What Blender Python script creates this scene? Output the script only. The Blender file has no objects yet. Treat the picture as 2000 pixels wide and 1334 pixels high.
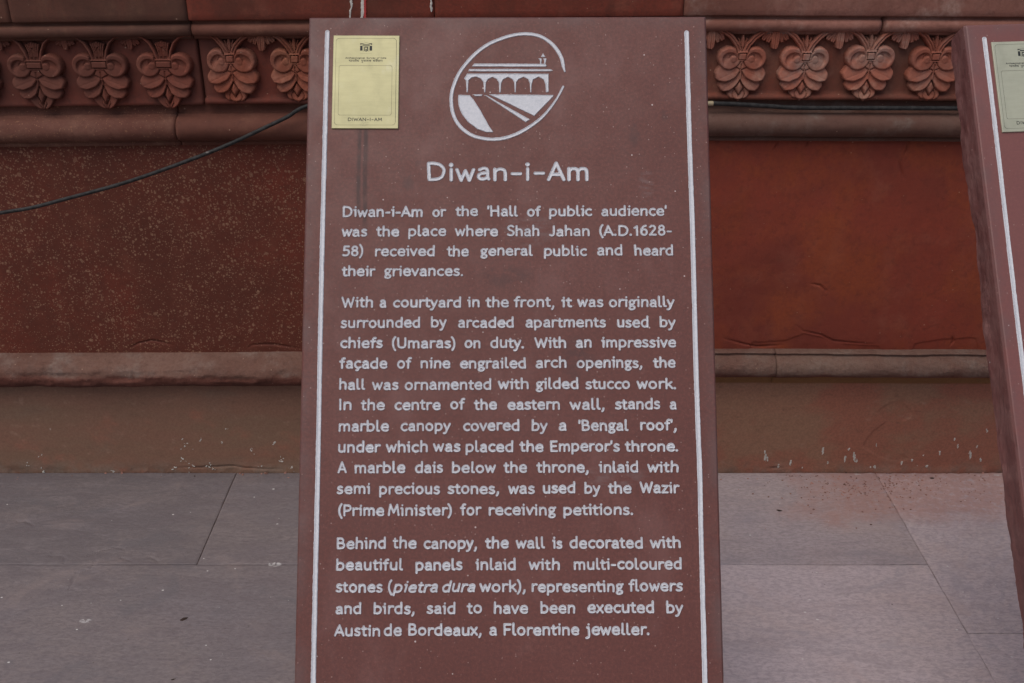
import bpy, math
import numpy as np
from mathutils import Matrix, Vector

# ------------------------------------------------------------------ camera, sky, sun, exposure
SC = bpy.context.scene
COL = SC.collection
CAM_H, PITCH = 1.5, math.radians(26.2)
cam_data = bpy.data.cameras.new('camera')
cam_data.lens, cam_data.sensor_width = 36.0, 36.0
cam_data.clip_start, cam_data.clip_end = 0.05, 3000.0
cam = bpy.data.objects.new('camera', cam_data)
cam.location = (0, 0, CAM_H)
cam.rotation_euler = (math.radians(90) - PITCH, 0, 0)
COL.objects.link(cam)
SC.camera = cam

SUN_EL, SUN_AZ = math.radians(62), math.radians(219)     # compass azimuth, clockwise from +Y (the wall)
world = bpy.data.worlds.new('World')
SC.world = world
world.use_nodes = True
wn = world.node_tree.nodes
sky = wn.new('ShaderNodeTexSky')
sky.sky_type = 'NISHITA'
sky.sun_disc = False
sky.sun_elevation, sky.sun_rotation = SUN_EL, SUN_AZ
sky.air_density, sky.dust_density, sky.ozone_density = 1.0, 3.0, 1.0
wn['Background'].inputs['Strength'].default_value = 0.10
world.node_tree.links.new(sky.outputs[0], wn['Background'].inputs['Color'])

sun_data = bpy.data.lights.new('sun', 'SUN')
sun_data.energy, sun_data.angle, sun_data.color = 1.4, math.radians(60), (1.0, 0.945, 0.87)
sun = bpy.data.objects.new('sun', sun_data)
to_sun = Vector((math.sin(SUN_AZ) * math.cos(SUN_EL), math.cos(SUN_AZ) * math.cos(SUN_EL), math.sin(SUN_EL)))
sun.rotation_euler = to_sun.to_track_quat('Z', 'Y').to_euler()
sun.location = (3, -4, 6)
COL.objects.link(sun)

SC.view_settings.view_transform = 'Standard'
SC.view_settings.look = 'None'
SC.view_settings.exposure = 0.25
SC.view_settings.gamma = 1.0
SC.view_settings.use_curve_mapping = False

# ------------------------------------------------------------------ numbers
WALL = 2.27                    # distance of the wall plane from the camera
RNG = np.random.default_rng(7)

def at(px, py, Y):
    """the point of the vertical plane y = Y seen at a place measured on the photograph (2000 wide)"""
    a, b = (px - 1000) / 2000.0, (667 - py) / 2000.0
    fy, fz = math.cos(PITCH) + b * math.sin(PITCH), -math.sin(PITCH) + b * math.cos(PITCH)
    t = Y / fy
    return a * t, CAM_H + fz * t

def at_floor(px, py):
    a, b = (px - 1000) / 2000.0, (667 - py) / 2000.0
    fy, fz = math.cos(PITCH) + b * math.sin(PITCH), -math.sin(PITCH) + b * math.cos(PITCH)
    t = -CAM_H / fz
    return a * t, fy * t

def vnoise(x, y, seed=0):
    xi, yi = np.floor(x).astype(np.int64), np.floor(y).astype(np.int64)
    fx, fy = x - xi, y - yi
    fx, fy = fx * fx * (3 - 2 * fx), fy * fy * (3 - 2 * fy)
    def h(i, j):
        n = (i * 374761393 + j * 668265263 + seed * 974711 + 12345) & 0x7fffffff
        n = ((n ^ (n >> 13)) * 1274126177) & 0x7fffffff
        n = ((n ^ (n >> 16)) * 2246822519) & 0x7fffffff
        return (n & 0xffff) / 65535.0
    a, b = h(xi, yi), h(xi + 1, yi)
    c, d = h(xi, yi + 1), h(xi + 1, yi + 1)
    return (a + (b - a) * fx) * (1 - fy) + (c + (d - c) * fx) * fy

def fbm(x, y, seed=0, octv=4):
    s, a, t = 0.0, 0.5, 0.0
    for o in range(octv):
        s = s + a * vnoise(x * 2 ** o + 17.3 * o, y * 2 ** o - 9.1 * o, seed + o)
        t += a
        a *= 0.5
    return s / t - 0.5

def sstep(a, b, x):
    t = np.clip((x - a) / (b - a), 0, 1)
    return t * t * (3 - 2 * t)

def sag(X, Z):
    """the old courses are not quite level: they sink towards the left"""
    up = np.interp(X, [-1.6, -1.1, -0.69, -0.45, 0.45, 1.1, 1.6], [17, 14.5, 10, 8.5, 0, 3, 4])
    lo = np.interp(X, [-1.6, -1.1, -0.69, -0.45, 0.45, 1.1, 1.6], [9, 8, 6.5, 5, 0, 2, 2])
    w = np.clip((Z - 0.3) / 0.65, 0, 1)
    return -(lo * (1 - w) * 0.0014 + up * w * 0.00105) * np.clip(Z / 0.25, 0, 1)

# ------------------------------------------------------------------ object helpers
def tag(o, label=None, cat=None, group=None, kind=None):
    if label: o['label'] = label
    if cat: o['category'] = cat
    if group: o['group'] = group
    if kind: o['kind'] = kind
    return o

def mesh_obj(name, verts, faces, mat, parent=None, smooth=False):
    me = bpy.data.meshes.new(name)
    verts = np.asarray(verts, dtype=np.float32).reshape(-1, 3)
    if isinstance(faces, np.ndarray):
        k = faces.shape[1]
        me.vertices.add(len(verts)); me.vertices.foreach_set('co', verts.ravel())
        me.loops.add(faces.size); me.loops.foreach_set('vertex_index', faces.astype(np.int32).ravel())
        me.polygons.add(len(faces))
        me.polygons.foreach_set('loop_start', np.arange(0, faces.size, k, dtype=np.int32))
        me.polygons.foreach_set('loop_total', np.full(len(faces), k, dtype=np.int32))
        me.update(calc_edges=True); me.validate()
    else:
        me.from_pydata([tuple(map(float, v)) for v in verts], [], faces)
        me.update()
    me.polygons.foreach_set('use_smooth', np.full(len(me.polygons), bool(smooth)))
    if mat: me.materials.append(mat)
    o = bpy.data.objects.new(name, me)
    COL.objects.link(o)
    if parent: o.parent = parent
    return o

def grid_faces(n, m, off=0, flip=False):
    i, j = np.meshgrid(np.arange(n - 1), np.arange(m - 1), indexing='ij')
    a = (i * m + j).ravel() + off
    f = np.stack([a, a + 1, a + m + 1, a + m], 1)
    return f[:, ::-1] if flip else f

def masked_mesh(name, P, mask, mat, parent, smooth, flip=False):
    """P (n,m,3) vertices, mask (n-1,m-1) cells kept"""
    n, m = P.shape[:2]
    f = grid_faces(n, m, 0, flip)[mask.ravel()]
    used = np.unique(f)
    remap = np.zeros(n * m, dtype=np.int64); remap[used] = np.arange(len(used))
    return mesh_obj(name, P.reshape(-1, 3)[used], remap[f], mat, parent, smooth)

def tube(name, pts, r, mat, parent=None, n=12, wob=0.0):
    pts = [Vector(p) for p in pts]
    dense = []
    for k in range(len(pts) - 1):
        p0, p1, p2, p3 = pts[max(k - 1, 0)], pts[k], pts[k + 1], pts[min(k + 2, len(pts) - 1)]
        for q in range(8):
            t = q / 8
            dense.append(0.5 * ((2 * p1) + (p2 - p0) * t + (2 * p0 - 5 * p1 + 4 * p2 - p3) * t * t + (3 * p1 - p0 - 3 * p2 + p3) * t ** 3))
    dense.append(pts[-1])
    V, F = [], []
    for k, p in enumerate(dense):
        d = (dense[min(k + 1, len(dense) - 1)] - dense[max(k - 1, 0)]).normalized()
        a = d.cross(Vector((0, 0, 1))).normalized(); b = a.cross(d)
        rr = r * (1 + wob * math.sin(k * 1.7) * math.sin(k * 0.61))
        for q in range(n):
            t = 2 * math.pi * q / n
            V.append(p + rr * (math.cos(t) * a + math.sin(t) * b))
    for k in range(len(dense) - 1):
        for q in range(n):
            F.append((k * n + q, k * n + (q + 1) % n, (k + 1) * n + (q + 1) % n, (k + 1) * n + q))
    F.append(tuple(range(n - 1, -1, -1))); F.append(tuple(range((len(dense) - 1) * n, len(dense) * n)))
    return mesh_obj(name, V, F, mat, parent, True)

def box(name, x0, x1, y0, y1, z0, z1, mat, parent=None):
    V = [(x, y, z) for x in (x0, x1) for y in (y0, y1) for z in (z0, z1)]
    F = [(0, 1, 3, 2), (4, 6, 7, 5), (0, 4, 5, 1), (2, 3, 7, 6), (0, 2, 6, 4), (1, 5, 7, 3)]
    return mesh_obj(name, V, F, mat, parent)

# ------------------------------------------------------------------ material helper
class G:
    def __init__(self, name):
        self.mat = bpy.data.materials.new(name)
        self.mat.use_nodes = True
        self.t = self.mat.node_tree
        self.b = self.t.nodes['Principled BSDF']
        tc = self.t.nodes.new('ShaderNodeTexCoord')
        ge = self.t.nodes.new('ShaderNodeNewGeometry')
        self.obj, self.pos = tc.outputs['Object'], ge.outputs['Position']
        self.oi = self.t.nodes.new('ShaderNodeObjectInfo')
    def put(self, sock, v):
        if isinstance(v, bpy.types.NodeSocket): self.t.links.new(v, sock)
        elif isinstance(v, (tuple, list)) and len(v) == 3 and sock.type == 'RGBA': sock.default_value = (*v, 1)
        else: sock.default_value = v
    def m(self, op, a, b=0.0, c=0.0):
        n = self.t.nodes.new('ShaderNodeMath'); n.operation = op
        for i, v in enumerate((a, b, c)): self.put(n.inputs[i], v)
        return n.outputs[0]
    def mul3(self, v, s):
        n = self.t.nodes.new('ShaderNodeVectorMath'); n.operation = 'MULTIPLY'
        self.put(n.inputs[0], v); n.inputs[1].default_value = s
        return n.outputs[0]
    def add3(self, v, s):
        n = self.t.nodes.new('ShaderNodeVectorMath'); n.operation = 'ADD'
        self.put(n.inputs[0], v); self.put(n.inputs[1], s)
        return n.outputs[0]
    def sep(self, v):
        n = self.t.nodes.new('ShaderNodeSeparateXYZ'); self.put(n.inputs[0], v)
        return n.outputs
    def noise(self, v, scale, detail=4.0, rough=0.55, dist=0.0):
        n = self.t.nodes.new('ShaderNodeTexNoise')
        self.put(n.inputs['Vector'], v)
        n.inputs['Scale'].default_value = scale; n.inputs['Detail'].default_value = detail
        n.inputs['Roughness'].default_value = rough; n.inputs['Distortion'].default_value = dist
        return n.outputs['Fac']
    def nvec(self, v, scale):
        n = self.t.nodes.new('ShaderNodeTexNoise')
        self.put(n.inputs['Vector'], v); n.inputs['Scale'].default_value = scale; n.inputs['Detail'].default_value = 2.0
        m_ = self.t.nodes.new('ShaderNodeVectorMath'); m_.operation = 'SUBTRACT'
        self.t.links.new(n.outputs['Color'], m_.inputs[0]); m_.inputs[1].default_value = (0.5, 0.5, 0.5)
        return m_.outputs[0]
    def vor(self, v, scale, rnd=1.0):
        n = self.t.nodes.new('ShaderNodeTexVoronoi')
        self.put(n.inputs['Vector'], v)
        n.inputs['Scale'].default_value = scale; n.inputs['Randomness'].default_value = rnd
        return n.outputs['Distance'], self.sep(n.outputs['Color'])
    def ss(self, x, a, b, lo=0.0, hi=1.0):
        n = self.t.nodes.new('ShaderNodeMapRange'); n.interpolation_type = 'SMOOTHSTEP'
        self.put(n.inputs['Value'], x)
        for k, v in zip(('From Min', 'From Max', 'To Min', 'To Max'), (a, b, lo, hi)): n.inputs[k].default_value = v
        return n.outputs['Result']
    def mix(self, f, a, b):
        n = self.t.nodes.new('ShaderNodeMix'); n.data_type = 'RGBA'
        self.put(n.inputs['Factor'], f)
        self.put(n.inputs[6], a); self.put(n.inputs[7], b)
        return n.outputs[2]
    def spots(self, v, scale, r0, r1, power=3.0, dens=None):
        """round spots of mixed size: a radius drawn per cell"""
        d, c = self.vor(v, scale)
        r = self.m('MULTIPLY_ADD', self.m('POWER', c[0], power), r1 - r0, r0)
        if dens is not None: r = self.m('MULTIPLY', r, dens)
        return self.ss(self.m('SUBTRACT', d, r), 0.03, -0.03), c
    def bump(self, h, strength=0.5, dist=0.002, nrm=None):
        n = self.t.nodes.new('ShaderNodeBump')
        n.inputs['Strength'].default_value = strength; n.inputs['Distance'].default_value = dist
        self.put(n.inputs['Height'], h)
        if nrm is not None: self.put(n.inputs['Normal'], nrm)
        return n.outputs[0]
    def out(self, col, rough=0.8, nrm=None, metal=0.0, spec=0.5):
        self.put(self.b.inputs['Base Color'], col); self.put(self.b.inputs['Roughness'], rough)
        self.b.inputs['Metallic'].default_value = metal
        self.b.inputs['Specular IOR Level'].default_value = spec
        if nrm is not None: self.put(self.b.inputs['Normal'], nrm)
        return self.mat

# ------------------------------------------------------------------ materials
def mat_stone(name, base, dark, pale, pale_amt=0.35, spot=0.0, rough=0.85, seed=0.0, orange=None, grey=0.0, bumpd=0.002, tan=(0.33, 0.185, 0.115), fine=1.0, pit=0.0, k=(1.0, 1.0, 1.0), spec=0.25, wash_shade_below=None, ochre_below=None):
    """weathered painted sandstone"""
    g = G(name)
    kk = lambda c: tuple(min(0.75, a * b) for a, b in zip(c, k))
    base, dark, pale = kk(base), kk(dark), kk(pale)
    p = g.add3(g.pos, (seed, seed * 0.7, seed * 1.3))
    big = g.noise(p, 2.6, 5, 0.6, 0.4)
    mid = g.noise(p, 11, 6, 0.62)
    fin = g.noise(p, 130, 5, 0.75)
    c = g.mix(g.ss(big, 0.36, 0.64), dark, base)
    c = g.mix(g.m('MULTIPLY', g.ss(mid, 0.50, 0.74), pale_amt), c, pale)
    if orange: c = g.mix(g.m('MULTIPLY', g.ss(g.noise(p, 4.6, 6, 0.62), 0.44, 0.66), 0.8), c, orange)
    if grey: c = g.mix(g.m('MULTIPLY', g.ss(g.noise(p, 7.5, 7, 0.68), 0.44, 0.62), grey), c, (0.28, 0.205, 0.170))
    c = g.mix(g.ss(fin, 0.34, 0.66), g.mix(0.5, c, dark), c)
    wash = g.noise(g.mul3(p, (2.6, 2.6, 0.8)), 6.0, 6, 0.65)          # rain wash, drawn out downwards
    c = g.mix(g.m('MULTIPLY', g.ss(wash, 0.52, 0.72), 0.35), c, g.mix(0.5, pale, c))
    c = g.mix(g.m('MULTIPLY', g.ss(wash, 0.46, 0.30), 0.45), c, dark)
    gr2 = g.noise(p, 62, 5, 0.7)
    c = g.mix(g.ss(gr2, 0.34, 0.50, 0.30, 0.0), c, g.mix(0.5, dark, (0.03, 0.015, 0.012)))
    h = g.m('ADD', g.m('MULTIPLY', mid, 1.2), g.m('MULTIPLY', fin, 0.35 * fine))
    if pit: h = g.m('ADD', h, g.m('MULTIPLY', gr2, pit))
    if spot:
        dens = g.ss(g.noise(p, 4.0, 4, 0.65), 0.30, 0.58, 0.55, 1.15)
        dens = g.m('MULTIPLY', dens, spot)
        for sc, r0, r1, pw, amt in ((66, -0.05, 0.34, 3.2, 0.38), (128, -0.03, 0.42, 2.0, 0.52), (235, 0.02, 0.44, 1.4, 0.52)):
            s, cc = g.spots(g.add3(p, g.mul3(g.nvec(p, sc * 2.2), (0.5 / sc,) * 3)), sc, r0, r1, pw, dens)
            tint = g.mix(cc[1], tan, (tan[0] * 0.72, tan[1] * 0.66, tan[2] * 0.62))
            c = g.mix(g.m('MULTIPLY', s, amt), c, tint)
    if wash_shade_below:                          # red limewash patches; the underside's shade is painted into this band too
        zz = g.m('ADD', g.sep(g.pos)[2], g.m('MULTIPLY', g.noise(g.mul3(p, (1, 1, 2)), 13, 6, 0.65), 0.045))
        c = g.mix(g.m('MULTIPLY', g.ss(zz, wash_shade_below + 0.036, wash_shade_below + 0.018), 0.85), c, g.mix(g.ss(mid, 0.35, 0.65), (0.085, 0.026, 0.018), (0.13, 0.040, 0.027)))
    if ochre_below:
        zz = g.m('ADD', g.sep(g.pos)[2], g.m('MULTIPLY', g.noise(p, 20, 5, 0.6), 0.010))
        c = g.mix(g.m('MULTIPLY', g.ss(zz, ochre_below + 0.008, ochre_below + 0.003), 0.8), c, (0.235, 0.118, 0.045))
    # a sprinkle of pale specks and the odd white dot
    s2, cc2 = g.spots(p, 95, -0.20, 0.16, 5.0)
    c = g.mix(g.m('MULTIPLY', s2, 0.55), c, (0.42, 0.27, 0.19))
    return g.out(c, rough, g.bump(h, 0.6, bumpd), spec=spec)

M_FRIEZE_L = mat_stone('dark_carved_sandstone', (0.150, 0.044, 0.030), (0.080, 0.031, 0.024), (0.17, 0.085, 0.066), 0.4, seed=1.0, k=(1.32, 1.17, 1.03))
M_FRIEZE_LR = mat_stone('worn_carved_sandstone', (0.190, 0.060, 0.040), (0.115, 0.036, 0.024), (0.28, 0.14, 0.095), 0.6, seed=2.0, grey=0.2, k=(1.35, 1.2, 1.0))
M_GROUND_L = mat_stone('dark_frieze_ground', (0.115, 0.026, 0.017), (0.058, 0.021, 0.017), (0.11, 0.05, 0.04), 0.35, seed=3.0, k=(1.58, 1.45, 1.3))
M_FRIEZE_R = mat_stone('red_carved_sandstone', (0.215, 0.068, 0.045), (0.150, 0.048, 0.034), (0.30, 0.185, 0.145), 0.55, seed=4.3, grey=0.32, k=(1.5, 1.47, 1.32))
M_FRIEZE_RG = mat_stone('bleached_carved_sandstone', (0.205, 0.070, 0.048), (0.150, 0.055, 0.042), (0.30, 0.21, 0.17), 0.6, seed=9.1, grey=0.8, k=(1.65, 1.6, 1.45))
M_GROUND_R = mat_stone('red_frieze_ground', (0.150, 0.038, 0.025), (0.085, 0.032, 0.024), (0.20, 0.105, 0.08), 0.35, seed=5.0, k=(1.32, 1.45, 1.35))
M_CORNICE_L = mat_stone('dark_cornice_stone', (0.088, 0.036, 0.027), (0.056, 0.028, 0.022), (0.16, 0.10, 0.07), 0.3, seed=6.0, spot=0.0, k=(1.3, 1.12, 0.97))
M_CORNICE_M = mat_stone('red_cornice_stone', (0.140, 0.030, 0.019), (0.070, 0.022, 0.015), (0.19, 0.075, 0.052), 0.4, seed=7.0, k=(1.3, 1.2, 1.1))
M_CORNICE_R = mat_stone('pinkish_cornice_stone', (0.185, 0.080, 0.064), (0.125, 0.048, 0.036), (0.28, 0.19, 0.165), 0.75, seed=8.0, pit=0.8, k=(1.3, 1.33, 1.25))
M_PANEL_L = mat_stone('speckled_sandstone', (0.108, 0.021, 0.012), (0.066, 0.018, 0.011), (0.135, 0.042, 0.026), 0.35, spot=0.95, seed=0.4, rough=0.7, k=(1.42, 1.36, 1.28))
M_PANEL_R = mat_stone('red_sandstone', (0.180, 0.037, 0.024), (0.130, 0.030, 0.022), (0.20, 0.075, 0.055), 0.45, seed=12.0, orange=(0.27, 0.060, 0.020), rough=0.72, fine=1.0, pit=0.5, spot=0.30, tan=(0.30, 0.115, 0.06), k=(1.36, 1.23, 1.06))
M_ROLL_L = mat_stone('spotted_moulding_stone', (0.130, 0.058, 0.046), (0.090, 0.033, 0.025), (0.20, 0.115, 0.085), 0.5, seed=13.0, spot=0.55, tan=(0.33, 0.17, 0.10), k=(1.12, 1.08, 0.97))
M_ROLL_M = mat_stone('brown_moulding_stone', (0.125, 0.048, 0.035), (0.085, 0.031, 0.023), (0.20, 0.10, 0.07), 0.4, seed=14.0, k=(1.12, 1.08, 0.97))
M_ROLL_R = mat_stone('grey_red_moulding_stone', (0.125, 0.062, 0.050), (0.108, 0.045, 0.035), (0.19, 0.145, 0.13), 0.6, seed=15.0, pit=0.8, k=(0.96, 1.06, 1.0))
M_TORUS = mat_stone('worn_torus_stone', (0.168, 0.090, 0.073), (0.110, 0.048, 0.037), (0.205, 0.150, 0.136), 0.65, seed=16.0, bumpd=0.006, pit=1.4, wash_shade_below=0.307, k=(1.12, 1.2, 1.12))
M_TORUS_R = mat_stone('rough_torus_stone', (0.232, 0.140, 0.116), (0.178, 0.082, 0.066), (0.28, 0.215, 0.193), 0.65, seed=18.0, bumpd=0.006, pit=2.2, wash_shade_below=0.304, ochre_below=0.290, k=(0.82, 0.88, 0.82))

def mat_dado():
    g = G('old_plaster')
    p = g.pos
    x, y, z = g.sep(p)
    streak = g.noise(g.mul3(p, (1.0, 1.0, 3.2)), 3.2, 6, 0.62)
    c = g.mix(g.ss(streak, 0.38, 0.62), (0.245, 0.135, 0.086), (0.275, 0.130, 0.085))
    grey = g.noise(g.mul3(p, (1.0, 1.0, 2.0)), 5.0, 5, 0.6)
    c = g.mix(g.m('MULTIPLY', g.ss(grey, 0.55, 0.75), 0.45), c, (0.205, 0.150, 0.110))
    c = g.mix(g.ss(x, -0.1, 0.3, 0.30, 0.0), c, (0.125, 0.080, 0.056))
    c = g.mix(g.ss(x, 0.2, 0.6, 0.0, 0.45), c, (0.36, 0.185, 0.115))
    # bare red render low on the wall and to the right
    red = g.noise(g.add3(g.mul3(p, (1.0, 1.0, 1.6)), (4.1, 0, 2.2)), 6.5, 6, 0.6)
    low = g.ss(z, 0.27, 0.05)
    right = g.m('MULTIPLY', g.ss(x, 0.62, 0.85), 0.20)
    m = g.m('ADD', g.m('ADD', red, g.m('MULTIPLY', low, 0.10)), right)
    c = g.mix(g.m('MULTIPLY', g.ss(m, 0.60, 0.80), 0.8), c, (0.335, 0.120, 0.078))
    och = g.m('MULTIPLY', g.m('MULTIPLY', g.ss(z, 0.262, 0.274), g.ss(x, 0.55, 0.70)), g.ss(g.noise(g.mul3(p, (1, 1, 0.2)), 12, 5, 0.6), 0.25, 0.45))
    c = g.mix(g.m('MULTIPLY', och, 0.8), c, (0.30, 0.140, 0.042))
    base = g.m('MULTIPLY', g.ss(z, 0.05, 0.0), g.ss(g.noise(p, 24, 5, 0.6), 0.38, 0.62))
    c = g.mix(g.m('MULTIPLY', base, 0.55), c, (0.205, 0.165, 0.130))
    fin = g.noise(p, 190, 4, 0.7)
    c = g.mix(g.ss(fin, 0.34, 0.66, 0.35, 0.0), c, (0.13, 0.065, 0.042))
    mot = g.noise(g.mul3(p, (1, 1, 1.5)), 30, 6, 0.68)
    c = g.mix(g.ss(mot, 0.42, 0.30, 0.0, 0.40), c, (0.13, 0.07, 0.048))
    c = g.mix(g.ss(mot, 0.58, 0.72, 0.0, 0.35), c, (0.36, 0.22, 0.16))
    s, cc = g.spots(g.mul3(p, (1, 1, 0.7)), 42, -0.22, 0.12, 6.0, None)
    c = g.mix(g.m('MULTIPLY', s, g.ss(z, 0.20, 0.03)), c, (0.50, 0.42, 0.36))
    h = g.m('ADD', streak, g.m('MULTIPLY', fin, 0.22))
    return g.out(c, 0.85, g.bump(h, 0.5, 0.003), spec=0.3)
M_DADO = mat_dado()

def mat_pavement():
    g = G('worn_paving_stone')
    p = g.pos
    x, y, z = g.sep(p)
    at_ = g.t.nodes.new('ShaderNodeAttribute'); at_.attribute_name = 'tone'
    tone = at_.outputs['Fac']
    n1 = g.noise(g.mul3(p, (1.0, 1.7, 1.0)), 2.4, 6, 0.6, 0.5)
    n2 = g.noise(g.mul3(p, (1.0, 3.2, 1.0)), 8.0, 8, 0.68, 0.6)
    n3 = g.noise(g.mul3(p, (1.0, 2.0, 1.0)), 75, 5, 0.72, 0.4)
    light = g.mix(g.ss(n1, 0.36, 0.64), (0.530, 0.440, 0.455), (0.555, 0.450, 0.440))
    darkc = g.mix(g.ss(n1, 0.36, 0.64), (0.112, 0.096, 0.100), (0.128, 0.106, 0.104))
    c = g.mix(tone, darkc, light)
    blot = g.ss(g.noise(g.mul3(p, (1, 1.6, 1)), 3.3, 5, 0.6), 0.50, 0.66)
    c = g.mix(g.m('MULTIPLY', blot, 0.35), c, g.mix(tone, (0.15, 0.125, 0.128), (0.43, 0.325, 0.315)))
    # soot-grey grime on the left-hand slab under the wall
    gr = g.m('MULTIPLY', g.m('MULTIPLY', g.ss(g.m('ADD', x, g.m('MULTIPLY', n2, 0.5)), 0.0, -0.75), g.ss(g.m('ADD', y, g.m('MULTIPLY', n2, 0.4)), 1.85, 2.2)), g.ss(n2, 0.34, 0.60))
    c = g.mix(g.m('MULTIPLY', gr, 0.6), c, (0.098, 0.084, 0.086))
    st = g.m('MULTIPLY', g.ss(n2, 0.49, 0.64), 0.62)
    c = g.mix(st, c, g.mix(tone, (0.110, 0.088, 0.092), (0.40, 0.335, 0.35)))
    c = g.mix(g.ss(n3, 0.36, 0.60, 0.60, 0.0), c, g.mix(tone, (0.085, 0.068, 0.07), (0.31, 0.26, 0.27)))
    big2 = g.noise(g.mul3(p, (1, 1.3, 1)), 5.5, 7, 0.7, 0.8)
    c = g.mix(g.ss(big2, 0.54, 0.68, 0.0, 0.45), c, g.mix(tone, (0.17, 0.135, 0.127), (0.50, 0.385, 0.37)))
    c = g.mix(g.ss(big2, 0.46, 0.34, 0.0, 0.45), c, g.mix(tone, (0.085, 0.076, 0.080), (0.36, 0.32, 0.345)))
    # red dust fallen from the wall, in the right-hand corner
    dn = g.noise(p, 7.0, 6, 0.62)
    dm = g.m('MULTIPLY', g.ss(g.m('ADD', x, g.m('MULTIPLY', dn, 0.5)), 0.90, 1.12), g.ss(g.m('ADD', y, g.m('MULTIPLY', dn, 0.22)), 2.12, 2.22))
    dm = g.m('MULTIPLY', dm, g.ss(g.noise(p, 55, 4, 0.7), 0.22, 0.55))
    c = g.mix(g.m('MULTIPLY', dm, 0.62), c, (0.36, 0.185, 0.150))
    # pale splashes, white dots, dark dots
    w1, q1 = g.spots(g.mul3(p, (0.5, 1, 1)), 22, -0.50, 0.20, 7.0)
    wn_ = g.ss(g.noise(p, 120, 3), 0.42, 0.55)
    c = g.mix(g.m('MULTIPLY', g.m('MULTIPLY', w1, wn_), 0.7), c, (0.52, 0.50, 0.49))
    w2, q2 = g.spots(g.mul3(p, (0.7, 1, 1)), 70, -0.24, 0.15, 5.0)
    c = g.mix(g.m('MULTIPLY', w2, 0.85), c, (0.66, 0.63, 0.61))
    w3, q3 = g.spots(g.add3(p, (3.3, 1.1, 0)), 62, -0.24, 0.14, 5.5)
    c = g.mix(g.m('MULTIPLY', w3, 0.7), c, (0.08, 0.06, 0.055))
    pk = g.ss(n3, 0.60, 0.76)
    c = g.mix(g.m('MULTIPLY', pk, 0.35), c, g.mix(tone, (0.25, 0.215, 0.22), (0.58, 0.50, 0.51)))
    h = g.m('ADD', g.m('MULTIPLY', n2, 1.0), g.m('MULTIPLY', n3, 0.55))
    return g.out(c, 0.72, g.bump(h, 0.6, 0.004), spec=0.35)
M_PAVE = mat_pavement()

def mat_ground():
    g = G('trodden_earth')
    n = g.noise(g.pos, 3.0, 6, 0.6)
    c = g.mix(g.ss(n, 0.35, 0.65), (0.15, 0.10, 0.075), (0.21, 0.15, 0.11))
    return g.out(c, 0.95, g.bump(n, 0.4, 0.01))
M_GROUND = mat_ground()

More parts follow.
